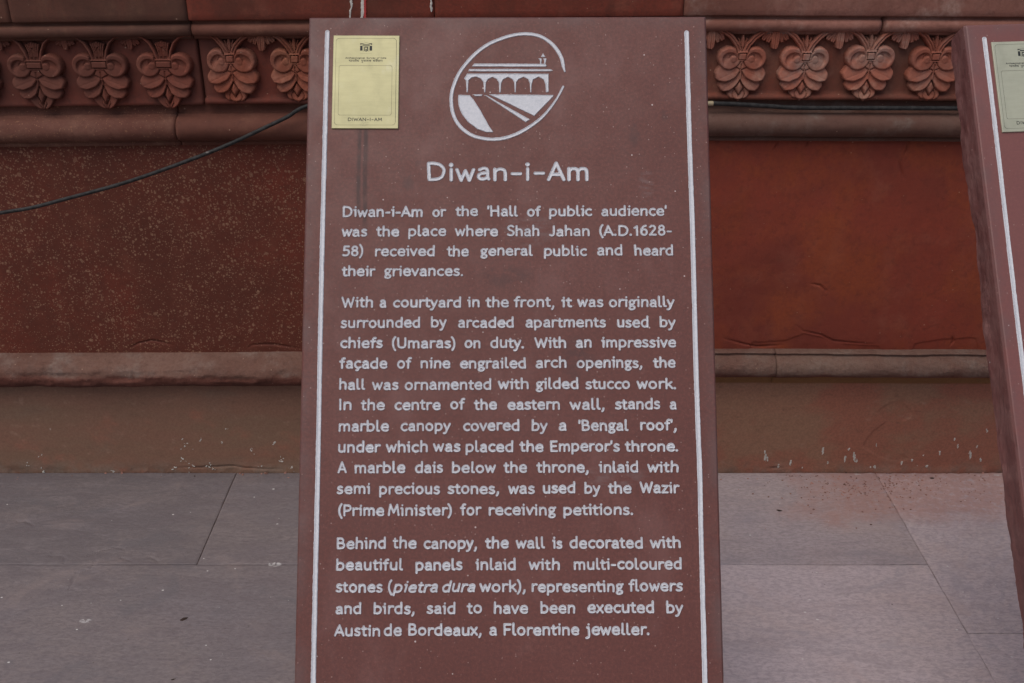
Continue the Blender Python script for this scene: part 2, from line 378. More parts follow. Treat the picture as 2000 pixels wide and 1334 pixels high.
def mat_board(name, streaks, k=1.0):
    g = G(name)
    p = g.obj
    u, v, n_ = g.sep(p)
    big = g.noise(p, 3.2, 5, 0.6)
    mid = g.noise(p, 22, 5, 0.65)
    fin = g.noise(p, 210, 4, 0.75)
    c = g.mix(g.ss(big, 0.36, 0.66), (0.116, 0.034, 0.025), (0.131, 0.042, 0.032))
    c = g.mix(g.m('MULTIPLY', g.ss(mid, 0.54, 0.76), 0.32), c, (0.098, 0.038, 0.033))
    c = g.mix(g.ss(fin, 0.34, 0.62, 0.55, 0.0), c, (0.072, 0.026, 0.021))
    c = g.mix(g.ss(fin, 0.56, 0.74, 0.0, 0.40), c, (0.215, 0.095, 0.082))
    brush = g.noise(g.mul3(p, (6.0, 0.7, 1.0)), 14, 5, 0.6)
    c = g.mix(g.ss(brush, 0.46, 0.30, 0.0, 0.30), c, (0.085, 0.028, 0.023))
    dusty = g.noise(g.mul3(p, (1.0, 0.6, 1.0)), 7.5, 6, 0.66)
    c = g.mix(g.ss(dusty, 0.52, 0.70, 0.0, 0.32), c, (0.185, 0.088, 0.078))
    if k != 1.0: c = g.mix(0.42, c, (0.26, 0.105, 0.098))
    # grey dust worn along the edges
    edge = g.m('MINIMUM', g.m('MINIMUM', u, g.m('SUBTRACT', 0.6, u)), g.m('MULTIPLY', v, -1.0))
    em = g.m('MULTIPLY', g.ss(edge, 0.030, 0.0), g.ss(g.noise(p, 14, 5, 0.6), 0.34, 0.66))
    c = g.mix(g.m('MULTIPLY', em, 0.45), c, (0.115, 0.080, 0.076))
    # hewn flank below the dressed face
    flank = g.ss(n_, -0.003, -0.007)
    c = g.mix(flank, c, g.mix(g.ss(mid, 0.35, 0.7), (0.150, 0.058, 0.052), (0.20, 0.095, 0.084)))
    if streaks:
        for uu, vv, ru, rv in ((0.489, -0.186, 0.010, 0.022), (0.152, -0.258, 0.010, 0.016), (0.30, -0.40, 0.05, 0.02), (0.535, -0.155, 0.007, 0.010), (0.40, -0.52, 0.03, 0.04)):
            du, dv = g.m('DIVIDE', g.m('SUBTRACT', u, uu), ru), g.m('DIVIDE', g.m('SUBTRACT', v, vv), rv)
            r2 = g.m('ADD', g.m('MULTIPLY', du, du), g.m('MULTIPLY', dv, dv))
            s = g.m('MULTIPLY', g.ss(r2, 1.1, 0.05), g.ss(g.noise(p, 60, 4, 0.6), 0.36, 0.58))
            c = g.mix(g.m('MULTIPLY', s, 0.5), c, (0.060, 0.026, 0.023))
        wob = g.m('MULTIPLY', g.m('SUBTRACT', g.noise(g.mul3(p, (0.2, 1, 1)), 16, 3), 0.5), 0.004)
        uw = g.m('ADD', u, wob)
        for u0, w, v1, a in ((0.0790, 0.0042, -0.305, 0.85), (0.0885, 0.0046, -0.325, 0.85)):
            s = g.m('MULTIPLY', g.ss(g.m('ABSOLUTE', g.m('SUBTRACT', uw, u0)), w * 1.15, w * 0.25), g.ss(g.noise(g.mul3(p, (2.2, 1, 1)), 34, 5, 0.65), 0.22, 0.55))
            s = g.m('MULTIPLY', s, g.m('MULTIPLY', g.ss(v, v1 - 0.02, v1 + 0.02), g.ss(v, -0.170, -0.180)))
            c = g.mix(g.m('MULTIPLY', s, a), c, (0.036, 0.013, 0.011))
        # one or two wiped chalky smears
        for uu, vv, ru, rv in ((0.452, -0.690, 0.055, 0.022), (0.505, -0.262, 0.014, 0.030), (0.330, -0.330, 0.05, 0.03)):
            du, dv = g.m('DIVIDE', g.m('SUBTRACT', u, uu), ru), g.m('DIVIDE', g.m('SUBTRACT', v, vv), rv)
            r2 = g.m('ADD', g.m('MULTIPLY', du, du), g.m('MULTIPLY', dv, dv))
            s = g.m('MULTIPLY', g.ss(r2, 1.0, 0.1), g.ss(g.noise(g.mul3(p, (1, 3, 1)), 40, 4, 0.65), 0.42, 0.62))
            c = g.mix(g.m('MULTIPLY', s, 0.35), c, (0.17, 0.12, 0.115))
    s1, q1 = g.spots(p, 210, -0.12, 0.22, 3.6)
    c = g.mix(g.m('MULTIPLY', s1, 0.60), c, (0.34, 0.22, 0.19))
    s2, q2 = g.spots(p, 95, -0.26, 0.12, 5.0)
    c = g.mix(g.m('MULTIPLY', s2, 0.8), c, (0.55, 0.46, 0.43))
    s3, q3 = g.spots(g.add3(p, (1.7, 0.9, 0)), 30, -0.4, 0.16, 4.0)
    c = g.mix(g.m('MULTIPLY', s3, 0.28), c, (0.075, 0.033, 0.030))
    h = g.m('ADD', g.m('MULTIPLY', mid, 0.4), g.m('ADD', g.m('MULTIPLY', fin, 0.12), g.m('MULTIPLY', flank, g.m('MULTIPLY', g.noise(g.mul3(p, (1, 0.35, 1)), 34, 6, 0.7), 5.0))))
    return g.out(c, g.ss(mid, 0.3, 0.7, 0.44, 0.56), g.bump(h, 0.5, 0.0022), spec=0.36)
M_BOARD = mat_board('painted_sandstone', True)
M_BOARD_R = mat_board('painted_sandstone_clean', False, 1.5)

def mat_paint():
    g = G('white_paint')
    p = g.obj
    n = g.noise(p, 260, 4, 0.65)
    b = g.noise(p, 28, 4, 0.6)
    c = g.mix(g.ss(n, 0.35, 0.68), (0.495, 0.50, 0.525), (0.565, 0.56, 0.585))
    c = g.mix(g.m('MULTIPLY', g.ss(b, 0.55, 0.75), 0.35), c, (0.40, 0.41, 0.44))
    return g.out(c, 0.6, g.bump(n, 0.4, 0.0006), spec=0.4)
M_PAINT = mat_paint()

def mat_plate(name, base):
    g = G(name)
    p = g.obj
    n = g.noise(g.mul3(p, (1, 8, 1)), 30, 4, 0.6)
    b = g.noise(p, 18, 4)
    c = g.mix(g.ss(n, 0.3, 0.7), base, tuple(k * 0.93 for k in base))
    gr = g.noise(g.mul3(p, (1, 0.6, 1)), 26, 6, 0.66)
    c = g.mix(g.ss(gr, 0.50, 0.72, 0.0, 0.30), c, tuple(k * 0.55 for k in base))
    c = g.mix(g.ss(gr, 0.48, 0.30, 0.0, 0.25), c, (0.52, 0.52, 0.42))  # pale patches: reflections painted into the plate's colour
    s, q = g.spots(p, 130, -0.3, 0.12, 6.0)
    c = g.mix(g.m('MULTIPLY', s, 0.6), c, (0.14, 0.11, 0.06))
    return g.out(c, g.ss(b, 0.3, 0.7, 0.36, 0.46), g.bump(n, 0.1, 0.0004), metal=0.25, spec=0.45)
M_PLATE = mat_plate('brass_sheet', (0.40, 0.375, 0.200))
M_PLATE_R = mat_plate('brass_sheet_sheen', (0.44, 0.435, 0.32))  # paler copy of the brass: a reflection is put into its base colour
def flat_mat(name, c, rough=0.5, spec=0.4, amt=0.25, scale=60):
    g = G(name)
    n = g.noise(g.obj, scale, 4, 0.6)
    return g.out(g.mix(g.ss(n, 0.3, 0.7), c, tuple(k * (1 - amt) for k in c)), rough, g.bump(n, 0.2, 0.001), spec=spec)
M_INK = flat_mat('black_ink', (0.012, 0.013, 0.014), 0.6)
def mat_cable():
    g = G('black_rubber')
    n = g.noise(g.pos, 90, 5, 0.65)
    c = g.mix(g.ss(n, 0.40, 0.62), (0.010, 0.010, 0.010), (0.028, 0.026, 0.025))
    s, q = g.spots(g.mul3(g.pos, (0.6, 1, 1)), 70, -0.22, 0.24, 4.0)
    c = g.mix(g.m('MULTIPLY', s, g.ss(g.noise(g.pos, 14, 3), 0.45, 0.6)), c, (0.30, 0.25, 0.23))
    return g.out(c, 0.65, g.bump(n, 0.4, 0.001), spec=0.3)
M_CABLE = mat_cable()
M_SLEEVE = flat_mat('yellowed_plastic', (0.36, 0.29, 0.18), 0.6)
M_REDPAINT = flat_mat('red_paint', (0.42, 0.045, 0.04), 0.5)
M_LIME = flat_mat('lime_splash', (0.62, 0.58, 0.52), 0.9, 0.2, 0.35, 120)
M_GRIT = flat_mat('crumbled_stone', (0.42, 0.215, 0.165), 0.95, 0.2, 0.75, 35)
M_LEAFBIT = flat_mat('dry_leaf', (0.045, 0.028, 0.022), 0.9, 0.2, 0.5, 80)
M_CORE = flat_mat('rubble_core', (0.10, 0.045, 0.032), 0.95, 0.2, 0.3, 8)

M_BED = flat_mat('joint_earth', (0.185, 0.125, 0.105), 0.95, 0.2, 0.6, 30)
M_SCUFF = flat_mat('grey_scuff', (0.20, 0.185, 0.12), 0.6)

# ------------------------------------------------------------------ ground and pavement (setting)
tag(mesh_obj('ground', [(-400, -400, -0.06), (400, -400, -0.06), (400, 400, -0.06), (-400, 400, -0.06)], [(0, 1, 2, 3)], M_GROUND), kind='structure')

def polyline_dist(X, Y, pts):
    d = np.full(X.shape, 1e9)
    for (ax, ay), (bx, by) in zip(pts[:-1], pts[1:]):
        m = 0.03
        sel = (X > min(ax, bx) - m) & (X < max(ax, bx) + m) & (Y > min(ay, by) - m) & (Y < max(ay, by) + m)
        if not sel.any(): continue
        x, y = X[sel], Y[sel]
        L = max((bx - ax) ** 2 + (by - ay) ** 2, 1e-12)
        t = np.clip(((x - ax) * (bx - ax) + (y - ay) * (by - ay)) / L, 0, 1)
        d[sel] = np.minimum(d[sel], np.hypot(x - ax - t * (bx - ax), y - ay - t * (by - ay)))
    return d

floor_cracks = [[at_floor(*q) for q in pl] for pl in (
    [(35, 1019), (51, 1018), (64, 1026)], [(98, 1085), (119, 1085), (128, 1091), (124, 1100)],
    [(174, 1085), (190, 1077), (225, 1068), (242, 1072)], [(238, 1091), (255, 1095)], [(294, 1089), (310, 1096)],
    [(187, 1096), (174, 1112), (150, 1119), (135, 1150)],
    [(1952, 1290), (1985, 1298)], [(1945, 1245), (1966, 1275), (1985, 1310)])]

def slab(x0, x1, y0, y1, tone, seed, chisel, V, F, T):
    """one paving stone: ragged edges, faint tooling, a skirt going down into the joint"""
    st = 0.0045 if y0 > 1.0 else 0.02
    nx, ny = max(2, int((x1 - x0) / st)), max(2, int((y1 - y0) / st))
    xs, ys = np.linspace(x0, x1, nx), np.linspace(y0, y1, ny)
    X, Y = np.meshgrid(xs, ys, indexing='ij')
    ed = 0.0007
    X = X + np.where(np.arange(nx)[:, None] == 0, ed * (1 + 1.6 * fbm(Y * 22, Y * 0 + seed, seed)), 0) - np.where(np.arange(nx)[:, None] == nx - 1, ed * (1 + 1.6 * fbm(Y * 22, Y * 0 + seed + 3, seed)), 0)
    Y = Y + np.where(np.arange(ny)[None] == 0, ed * (1 + 1.6 * fbm(X * 22, X * 0 + seed, seed + 5)), 0) - np.where(np.arange(ny)[None] == ny - 1, ed * (1 + 1.6 * fbm(X * 22, X * 0 + seed + 7, seed)), 0)
    Z = 0.0010 * fbm(X * 3, Y * 3, seed) + 0.0012 * fbm(X * 14, Y * 40, seed + 9)
    if chisel:
        Z = Z + 0.0030 * fbm((X * 0.5 + Y * 0.86) * 30, (X * 0.86 - Y * 0.5) * 90, seed + 4, 2) * (0.3 + 0.9 * sstep(0.80, 1.02, X))
    de = np.minimum(np.minimum(X - x0, x1 - X), np.minimum(Y - y0, y1 - Y))
    Z = Z - 0.0010 * sstep(0.005, 0.001, de) * (0.4 + 1.2 * vnoise(X * 9, Y * 9, seed))
    Y = Y + 0.0035 * fbm(X * 14, X * 0 + 4.0, 77) * sstep(2.24, 2.266, Y)
    for c in floor_cracks:
        Z = Z - 0.0014 * np.exp(-(polyline_dist(X + 0.006 * fbm(X * 30, Y * 30, 3), Y + 0.006 * fbm(X * 30, Y * 30, 9), c) / 0.0040) ** 2)
    off = len(V)
    top = np.stack([X, Y, Z], -1)
    V.extend(top.reshape(-1, 3).tolist()); F.extend((grid_faces(nx, ny, off)[:, ::-1]).tolist())
    ring = [(i, 0) for i in range(nx)] + [(nx - 1, j) for j in range(1, ny)] + [(i, ny - 1) for i in range(nx - 2, -1, -1)] + [(0, j) for j in range(ny - 2, 0, -1)]
    o2 = len(V)
    for i, j in ring:
        a = top[i, j]; V.append([a[0], a[1], -0.05])
    k = len(ring)
    for q in range(k):
        r = (q + 1) % k
        F.append([off + ring[q][0] * ny + ring[q][1], o2 + q, o2 + r, off + ring[r][0] * ny + ring[r][1]])
    T.extend([tone] * (len(V) - len(T)))

V, F, T = [], [], []
J1, J2 = 1.887, 0.957
for k, (x0, x1, y0, y1, tone, ch) in enumerate((
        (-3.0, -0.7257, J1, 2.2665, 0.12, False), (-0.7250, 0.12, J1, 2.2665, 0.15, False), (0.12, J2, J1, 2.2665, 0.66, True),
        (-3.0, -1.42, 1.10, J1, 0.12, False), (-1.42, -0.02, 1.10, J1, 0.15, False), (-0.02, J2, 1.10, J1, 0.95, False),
        (J2, 3.0, 1.66, 2.2665, 0.88, True), (J2, 3.0, 0.62, 1.66, 1.0, True),
        (-3.0, -0.62, 0.30, 1.10, 0.5, False), (-0.62, 0.30, 0.30, 1.10, 0.7, False), (0.30, J2, 0.30, 1.10, 0.8, False),
        (-3.0, -0.9, -0.5, 0.30, 0.5, False), (-0.9, 0.1, -0.5, 0.30, 0.7, False), (0.1, J2, -0.5, 0.30, 0.8, False), (J2, 3.0, -0.5, 0.62, 0.7, False))):
    slab(x0, x1, y0, y1, tone, 31 + 7 * k, ch, V, F, T)
pave = mesh_obj('pavement', V, np.array(F), M_PAVE, None, False)
pave.data.attributes.new('tone', 'FLOAT', 'POINT').data.foreach_set('value', np.array(T, dtype=np.float32))
tag(pave, kind='structure')
tag(mesh_obj('paving_bed', [(-3.3, -2.0, -0.0030), (3.3, -2.0, -0.0030), (3.3, 2.262, -0.0030), (-3.3, 2.262, -0.0030)], [(0, 1, 2, 3)], M_BED), kind='structure')

# ------------------------------------------------------------------ the carved sandstone wall
wall = box('stone_wall', -3.0, 3.0, WALL + 0.03, WALL + 1.2, -0.05, 1.44, M_CORE)
tag(wall, 'red sandstone plinth wall with mouldings and a carved palmette frieze behind the signboards', 'wall')

def flat_panel(name, x0, x1, z0, z1, mat, cracks=(), lifts=(), amp=0.002, seed=0, st=0.0024):
    nx, nz = int((x1 - x0) / st), max(2, int((z1 - z0) / st))
    X, Z = np.meshgrid(np.linspace(x0, x1, nx), np.linspace(z0, z1, nz), indexing='ij')
    d = amp * 2 * fbm(X * 4, Z * 4, seed) + amp * 0.7 * fbm(X * 22, Z * 22, seed + 3)
    if name == 'dado': d = d + sstep(0.030, 0.0, Z) * (0.0085 * fbm(X * 9, Z * 9, seed + 20) + 0.006 * fbm(X * 38, Z * 30, seed + 21))
    wx, wz = X + 0.004 * fbm(X * 40, Z * 40, seed + 6), Z + 0.004 * fbm(X * 40, Z * 40, seed + 8)
    for c in cracks:
        (ax, az), (bx, bz) = c[0], c[-1]
        Lc = math.hypot(bx - ax, bz - az)
        tap = sstep(0, 0.45 * Lc, np.minimum(np.hypot(wx - ax, wz - az), np.hypot(wx - bx, wz - bz)) + 0.08 * Lc)
        d = d - 0.0045 * tap * np.exp(-(polyline_dist(wx, wz, c) / 0.0020) ** 2)
    for poly in lifts:                                   # a patch where the skin has come off
        inside = np.zeros(X.shape, bool)
        for (ax, az), (bx, bz) in zip(poly, poly[1:] + poly[:1]):
            hit = ((az > wz) != (bz > wz)) & (wx < (bx - ax) * (wz - az) / (bz - az + 1e-12) + ax)
            inside ^= hit
        dd = polyline_dist(wx, wz, poly + poly[:1])
        d = d - 0.0018 * np.where(inside, sstep(0.0, 0.0025, dd) * sstep(0.075, 0.012, dd), 0)
    P = np.stack([X, WALL - d, Z + sag(X, Z)], -1)
    return mesh_obj(name, P.reshape(-1, 3), grid_faces(nx, nz, 0, False), mat, wall, True)

def wallpts(*pl): return [(lambda q: (q[0], q[1] - float(sag(np.array(q[0]), np.array(q[1])))))(at(px, py, WALL)) for px, py in pl]

def moulding(name, prof, x0, x1, mat, rough=0.0, seed=0, st=0.005, bites=(), arris=0.0025):
    """stone course: profile of (projection, height) run along the wall, weathered, its ends cut square"""
    pr = np.array(prof, float)
    nx = max(3, int((x1 - x0) / st))
    xs = np.linspace(x0, x1, nx)
    D = np.repeat(pr[None, :, 0], nx, 0); Z = np.repeat(pr[None, :, 1], nx, 0)
    X = np.repeat(xs[:, None], len(pr), 1)
    arc = np.concatenate([[0], np.cumsum(np.hypot(np.diff(pr[:, 0]), np.diff(pr[:, 1])))])[None].repeat(nx, 0)
    w = np.clip(D / 0.015, 0.15, 1)
    if rough:
        D = D + w * rough * (1.2 * fbm(X * 5, arc * 8 + 3, seed) + 0.8 * fbm(X * 16, arc * 45, seed + 2) + 0.35 * fbm(X * 60, arc * 90, seed + 4))
        Z = Z + w * rough * 0.5 * fbm(X * 7, arc * 4, seed + 7)
    for bx, ba, rx, ra, dep in bites:
        D = D - dep * np.exp(-((X - bx) / rx) ** 2 - ((arc - ba) / ra) ** 2)
    # rounded arrises at the two ends
    e = np.minimum(X - x0, x1 - X)
    D = D - arris * sstep(0.006, 0.0, e)
    P = np.stack([X, WALL - D, Z + sag(X, Z)], -1)
    capL, capR = P[:1].copy(), P[-1:].copy()
    capL[..., 1] = WALL + 0.028; capR[..., 1] = WALL + 0.028
    P = np.concatenate([capL, P, capR], 0)
    return mesh_obj(name, P.reshape(-1, 3), grid_faces(P.shape[0], P.shape[1], 0, False), mat, wall, True)

def arc_pts(cd, cz, r, a0, a1, n=14, rz=None):
    return [(cd + r * math.cos(math.radians(a)), cz + (rz or r) * math.sin(math.radians(a))) for a in np.linspace(a0, a1, n)]

def dense(prof, step=0.003):
    out = [prof[0]]
    for a, b in zip(prof[:-1], prof[1:]):
        n = max(1, int(math.hypot(b[0] - a[0], b[1] - a[1]) / step))
        out += [(a[0] + (b[0] - a[0]) * k / n, a[1] + (b[1] - a[1]) * k / n) for k in range(1, n + 1)]
    return out

# dado of old plaster
def dpt(cx, cy): return (1390 + cx / 3.279, 660 + cy / 3.279)
peel = wallpts(*[dpt(*q) for q in ((1150, 408), (1215, 405), (1250, 435), (1285, 470), (1275, 515), (1215, 540), (1225, 600), (1240, 670), (1230, 705), (1220, 745), (1260, 775), (1200, 800), (1080, 770), (960, 700), (1030, 600), (1110, 540), (1060, 470))])
base_gap = wallpts((330, 914), (400, 913), (455, 910), (480, 914), (560, 917))
base_gap2 = wallpts((1500, 914), (1530, 913))
flat_panel('dado', -3.0, 3.0, -0.03, 0.300, M_DADO, cracks=[base_gap, base_gap2], lifts=[peel], amp=0.0012, seed=41, st=0.003)

# lower torus
roll_R = dense([(0.0, 0.268), (0.006, 0.271), (0.010, 0.277), (0.012, 0.286), (0.017, 0.294)] + arc_pts(0.016, 0.3245, 0.032, -76, 76, 18, 0.0275) + [(0.019, 0.353), (0.0165, 0.3555), (0.019, 0.3575), (0.021, 0.3595), (0.021, 0.3615), (0.017, 0.3626), (0.0, 0.3632), (-0.01, 0.3635)])
roll_L = dense([(0.0, 0.276), (0.006, 0.279)] + arc_pts(0.012, 0.318, 0.043, -72, 58, 18, 0.038) + [(0.026, 0.354), (0.014, 0.360), (0.0, 0.3635), (-0.01, 0.364)])
g_ = 0.0011
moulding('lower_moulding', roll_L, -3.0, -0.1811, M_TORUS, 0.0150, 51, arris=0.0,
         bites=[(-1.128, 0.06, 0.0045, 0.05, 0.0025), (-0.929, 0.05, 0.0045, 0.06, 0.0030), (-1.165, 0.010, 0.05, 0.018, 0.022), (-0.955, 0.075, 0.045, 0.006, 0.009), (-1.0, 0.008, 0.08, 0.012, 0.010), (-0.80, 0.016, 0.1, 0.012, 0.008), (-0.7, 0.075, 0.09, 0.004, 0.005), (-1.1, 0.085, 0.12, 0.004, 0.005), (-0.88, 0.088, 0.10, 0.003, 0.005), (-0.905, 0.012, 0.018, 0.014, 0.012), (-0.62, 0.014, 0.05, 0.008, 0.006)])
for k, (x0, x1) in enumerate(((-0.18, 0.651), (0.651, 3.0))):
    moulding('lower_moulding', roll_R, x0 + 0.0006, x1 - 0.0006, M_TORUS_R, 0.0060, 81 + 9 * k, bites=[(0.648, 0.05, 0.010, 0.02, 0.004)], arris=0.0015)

# plain panels, speckled on the left, red on the right
def lp(cx, cy): return (cx / 3.333, 660 + cy / 3.333)
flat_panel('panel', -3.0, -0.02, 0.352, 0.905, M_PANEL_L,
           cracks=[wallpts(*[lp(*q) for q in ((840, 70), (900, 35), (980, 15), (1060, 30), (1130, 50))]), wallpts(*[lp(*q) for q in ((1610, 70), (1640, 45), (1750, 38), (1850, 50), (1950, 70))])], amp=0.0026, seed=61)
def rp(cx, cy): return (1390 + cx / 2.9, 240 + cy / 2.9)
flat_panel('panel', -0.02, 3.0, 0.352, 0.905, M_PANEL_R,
           cracks=[wallpts(*[rp(*q) for q in c]) for c in (
               ((378, 96), (372, 120), (350, 160)), ((547, 96), (540, 145)), ((1118, 96), (1105, 150), (1085, 190)), ((1060, 210), (1075, 260), (1095, 320)),
               ((470, 1140), (520, 1180), (620, 1200), (690, 1235), (800, 1245), (930, 1255)), ((60, 1215), (130, 1240), (250, 1268), (400, 1262)),
               ((560, 910), (620, 920), (660, 960)), ((1360, 1205), (1372, 1240), (1350, 1265)))],
           lifts=[wallpts(*[rp(*q) for q in ((200, 1295), (230, 1240), (420, 1230), (520, 1190), (640, 1215), (760, 1250), (940, 1262), (980, 1300))]),
                  wallpts(*[rp(*q) for q in ((1130, 1300), (1150, 1250), (1300, 1225), (1500, 1215), (1520, 1300))])], amp=0.0026, seed=66)

# upper moulding under the frieze: fillet, ovolo roll, quirk
roll_U = dense([(-0.01, 0.889), (0.0, 0.890), (0.012, 0.891), (0.013, 0.899), (0.010, 0.902)] + arc_pts(0.012, 0.9298, 0.031, -75, 84, 18, 0.0277) + [(0.012, 0.961), (0.004, 0.963), (0.002, 0.985)])
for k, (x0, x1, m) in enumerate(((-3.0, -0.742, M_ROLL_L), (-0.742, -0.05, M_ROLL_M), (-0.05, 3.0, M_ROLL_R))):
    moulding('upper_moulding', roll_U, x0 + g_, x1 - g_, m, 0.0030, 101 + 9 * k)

# frieze ground, one block left of the open joint and one right of it
JX = -0.676
fr = dense([(0.004, 0.9845), (0.022, 0.985), (0.022, 0.9935), (0.0165, 0.997), (0.0115, 0.9985), (0.0115, 1.136)], 0.006)
fr_L = dense([(0.004, 0.9830), (0.0185, 0.9835), (0.0165, 0.990), (0.0155, 1.0), (0.0125, 1.136)], 0.006)
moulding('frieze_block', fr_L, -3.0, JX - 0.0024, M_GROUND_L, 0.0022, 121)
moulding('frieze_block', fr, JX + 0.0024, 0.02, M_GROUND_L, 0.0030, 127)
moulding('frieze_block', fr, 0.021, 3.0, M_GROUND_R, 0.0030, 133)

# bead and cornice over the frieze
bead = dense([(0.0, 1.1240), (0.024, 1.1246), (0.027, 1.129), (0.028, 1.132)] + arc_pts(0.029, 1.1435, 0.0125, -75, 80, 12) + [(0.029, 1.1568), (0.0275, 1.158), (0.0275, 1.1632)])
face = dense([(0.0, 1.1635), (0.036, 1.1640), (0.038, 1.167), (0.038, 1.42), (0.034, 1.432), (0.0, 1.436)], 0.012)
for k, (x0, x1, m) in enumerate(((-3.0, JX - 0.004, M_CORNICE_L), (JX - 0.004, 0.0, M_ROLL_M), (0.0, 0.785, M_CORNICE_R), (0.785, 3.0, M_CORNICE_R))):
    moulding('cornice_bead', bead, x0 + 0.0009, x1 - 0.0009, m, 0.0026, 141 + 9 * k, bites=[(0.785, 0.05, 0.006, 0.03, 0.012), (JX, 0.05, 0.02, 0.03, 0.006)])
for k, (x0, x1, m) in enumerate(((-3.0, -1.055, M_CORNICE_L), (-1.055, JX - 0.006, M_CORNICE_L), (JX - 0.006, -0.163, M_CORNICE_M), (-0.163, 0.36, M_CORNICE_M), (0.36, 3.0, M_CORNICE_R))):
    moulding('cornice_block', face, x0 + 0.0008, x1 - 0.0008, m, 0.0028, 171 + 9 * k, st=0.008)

# ------------------------------------------------------------------ carved palmettes (relief grids)
PX = 0.00112 / 6.67                    # metres in one unit of the enlarged drawing they were laid out on

def relief(kind, seed):
    """height field of one palmette with its two stems; painter's order, far petals first"""
    st = 0.0010
    hw = 66e-3
    xs = np.arange(-hw, hw + st, st); zs = np.arange(-0.078, 0.098, st)
    X, Z = np.meshgrid(xs, zs, indexing='ij')
    if kind != 'smooth':
        X0, Z0 = X.copy(), Z.copy()
        X = X + 0.0016 * fbm(X0 * 70, Z0 * 70, seed) + 0.0050 * fbm(X0 * 16, Z0 * 16, seed + 2); Z = Z + 0.0016 * fbm(X0 * 70, Z0 * 70, seed + 5) + 0.0060 * fbm(X0 * 16, Z0 * 16, seed + 7)
    u, w = X / (PX * (0.93 if kind != 'smooth' else 0.97)), Z / PX              # u right, w up, origin at the middle of the petals
    au = np.abs(u)
    H = np.full(X.shape, -1.0)
    def ell(cx, cz, rx, rz, rot=0):
        c, s = math.cos(math.radians(rot)), math.sin(math.radians(rot))
        dx, dz = au - cx, w - cz
        a, b = (c * dx + s * dz) / rx, (-s * dx + c * dz) / rz
        r = np.sqrt(a * a + b * b)
        return (1 - r) * min(rx, rz) * PX, a, b
    def lay(sd, h, edge=0.004, low=0.55):
        e = np.clip(sd / edge, 0, 1)
        hh = h * (low + (1 - low) * np.sqrt(1 - (1 - e) ** 2))
        np.copyto(H, hh, where=sd > 0)
    def seg(pts, r0, r1):
        best = np.full(X.shape, -1e9)
        n = len(pts) - 1
        for k in range(n):
            (ax, az), (bx, bz) = pts[k], pts[k + 1]
            t = np.clip(((au - ax) * (bx - ax) + (w - az) * (bz - az)) / ((bx - ax) ** 2 + (bz - az) ** 2), 0, 1)
            rr = r0 + (r1 - r0) * (k + t) / n
            best = np.maximum(best, (rr - np.hypot(au - ax - t * (bx - ax), w - az - t * (bz - az))) * PX)
        return best
    sm = kind == 'smooth'
    # bottom trefoil, or two leaves meeting in a point
    if sm:
        sd, a, b = ell(78, -325, 58, 128, -38)
        lay(sd, 0.018 + 0.004 * np.clip(a, -1, 1), 0.003)
        lay(np.where((w < -300) & (w > -425), (60 - au * 1.0 - np.abs(w + 350) * 0.62) * PX, -1), 0.018 + 0.003 * np.clip(au / 60, 0, 1), 0.003)
    else:
        sd, a, b = ell(74, -326, 84, 68, 18)
        lay(sd, 0.017 - 0.005 * b, 0.005)
        lay((1 - au / 70 - np.abs(w + 360) / 76) * 40 * PX, 0.019, 0.004)
        sd, a, b = ell(0, -338, 92, 72)
        lay(sd, 0.017 - 0.005 * b, 0.004)
    # petals, lower to upper: broad blades that leave the rib under the tie and curl up outwards
    for cx, cz, rx, rz, rot, h0 in ((136, -158, 172, 112, -38, 0.0205), (176, -44, 186, 116, -22, 0.0240)):
        sd, a, b = ell(cx, cz, rx, rz, rot if not sm else rot * 0.9)
        lay(sd - 0.0003 * np.cos(8 * np.arctan2(b, a)), h0 - 0.0072 * np.clip(b, -1, 1) + 0.0020 * np.clip(a, -1, 1) - 0.0009 * np.exp(-((b + 0.30) / 0.10) ** 2) * (a > -0.6), 0.0038)
    # volutes: a thick rim rolls over the top and outside, hollow under it, ending in a knob beside the tie
    vc = (174, 124) if not sm else (204, 136)
    lay(np.minimum(130 - au, np.minimum(w + 30 - 0.5 * au, 232 - w)) * PX, 0.0262, 0.004)      # the heart between the two volutes
    sd, a, b = ell(vc[0], vc[1], 164, 150, 10)
    kx, kz = vc[0] - 50, vc[1] - 4
    ang = np.degrees(np.arctan2(w - vc[1], au - vc[0]))
    rr_ = np.hypot(a, b)
    face = 0.0280 + 0.0020 * np.clip(-b, 0, 1) + 0.0030 * np.clip(b, 0, 1)
    hollow_r = 0.60
    amt = sstep(-80, 5, ang) * sstep(165, 105, np.where(ang < -90, ang + 360, ang))
    hr = np.hypot((au - vc[0] + 14) / 122, (w - vc[1] + 16) / 104)
    band = sstep(1.0, 0.80, hr)
    rk = np.hypot(au - kx, w - kz)
    hollow = amt * band * sstep(30, 50, rk) * (0.55 + 0.45 * np.clip((hr - 0.2) / 0.6, 0, 1))
    knob = 0.0022 * np.sqrt(np.clip(1 - (rk / 46) ** 2, 0, 1)) - 0.0032 * np.exp(-((rk - 52) / 9) ** 2) * sstep(-30, 40, np.degrees(np.arctan2(w - kz, au - kx))) 
    lay(sd, face - 0.0068 * hollow + knob, 0.0045)
    # the rib and the lozenge hanging from it
    lay(np.where((w > -190) & (w < 60), (8 + 8 * np.clip((60 - w) / 250, 0, 1) - au) * PX, -1), 0.0262, 0.0022)
    lz = (1 - au / (66 if not sm else 58) - np.abs(w + 250) / (96 if not sm else 118)) * 50 * PX
    lay(lz + 0.0016, 0.0105, 0.003, 0.8)
    lay(lz, 0.0235 - 0.004 * np.clip(au / 60, 0, 1), 0.005, 0.5)
    if sm:
        lay(np.where((w > -430) & (w < -330), (4 - au) * PX, -1), 0.014, 0.001, 1)
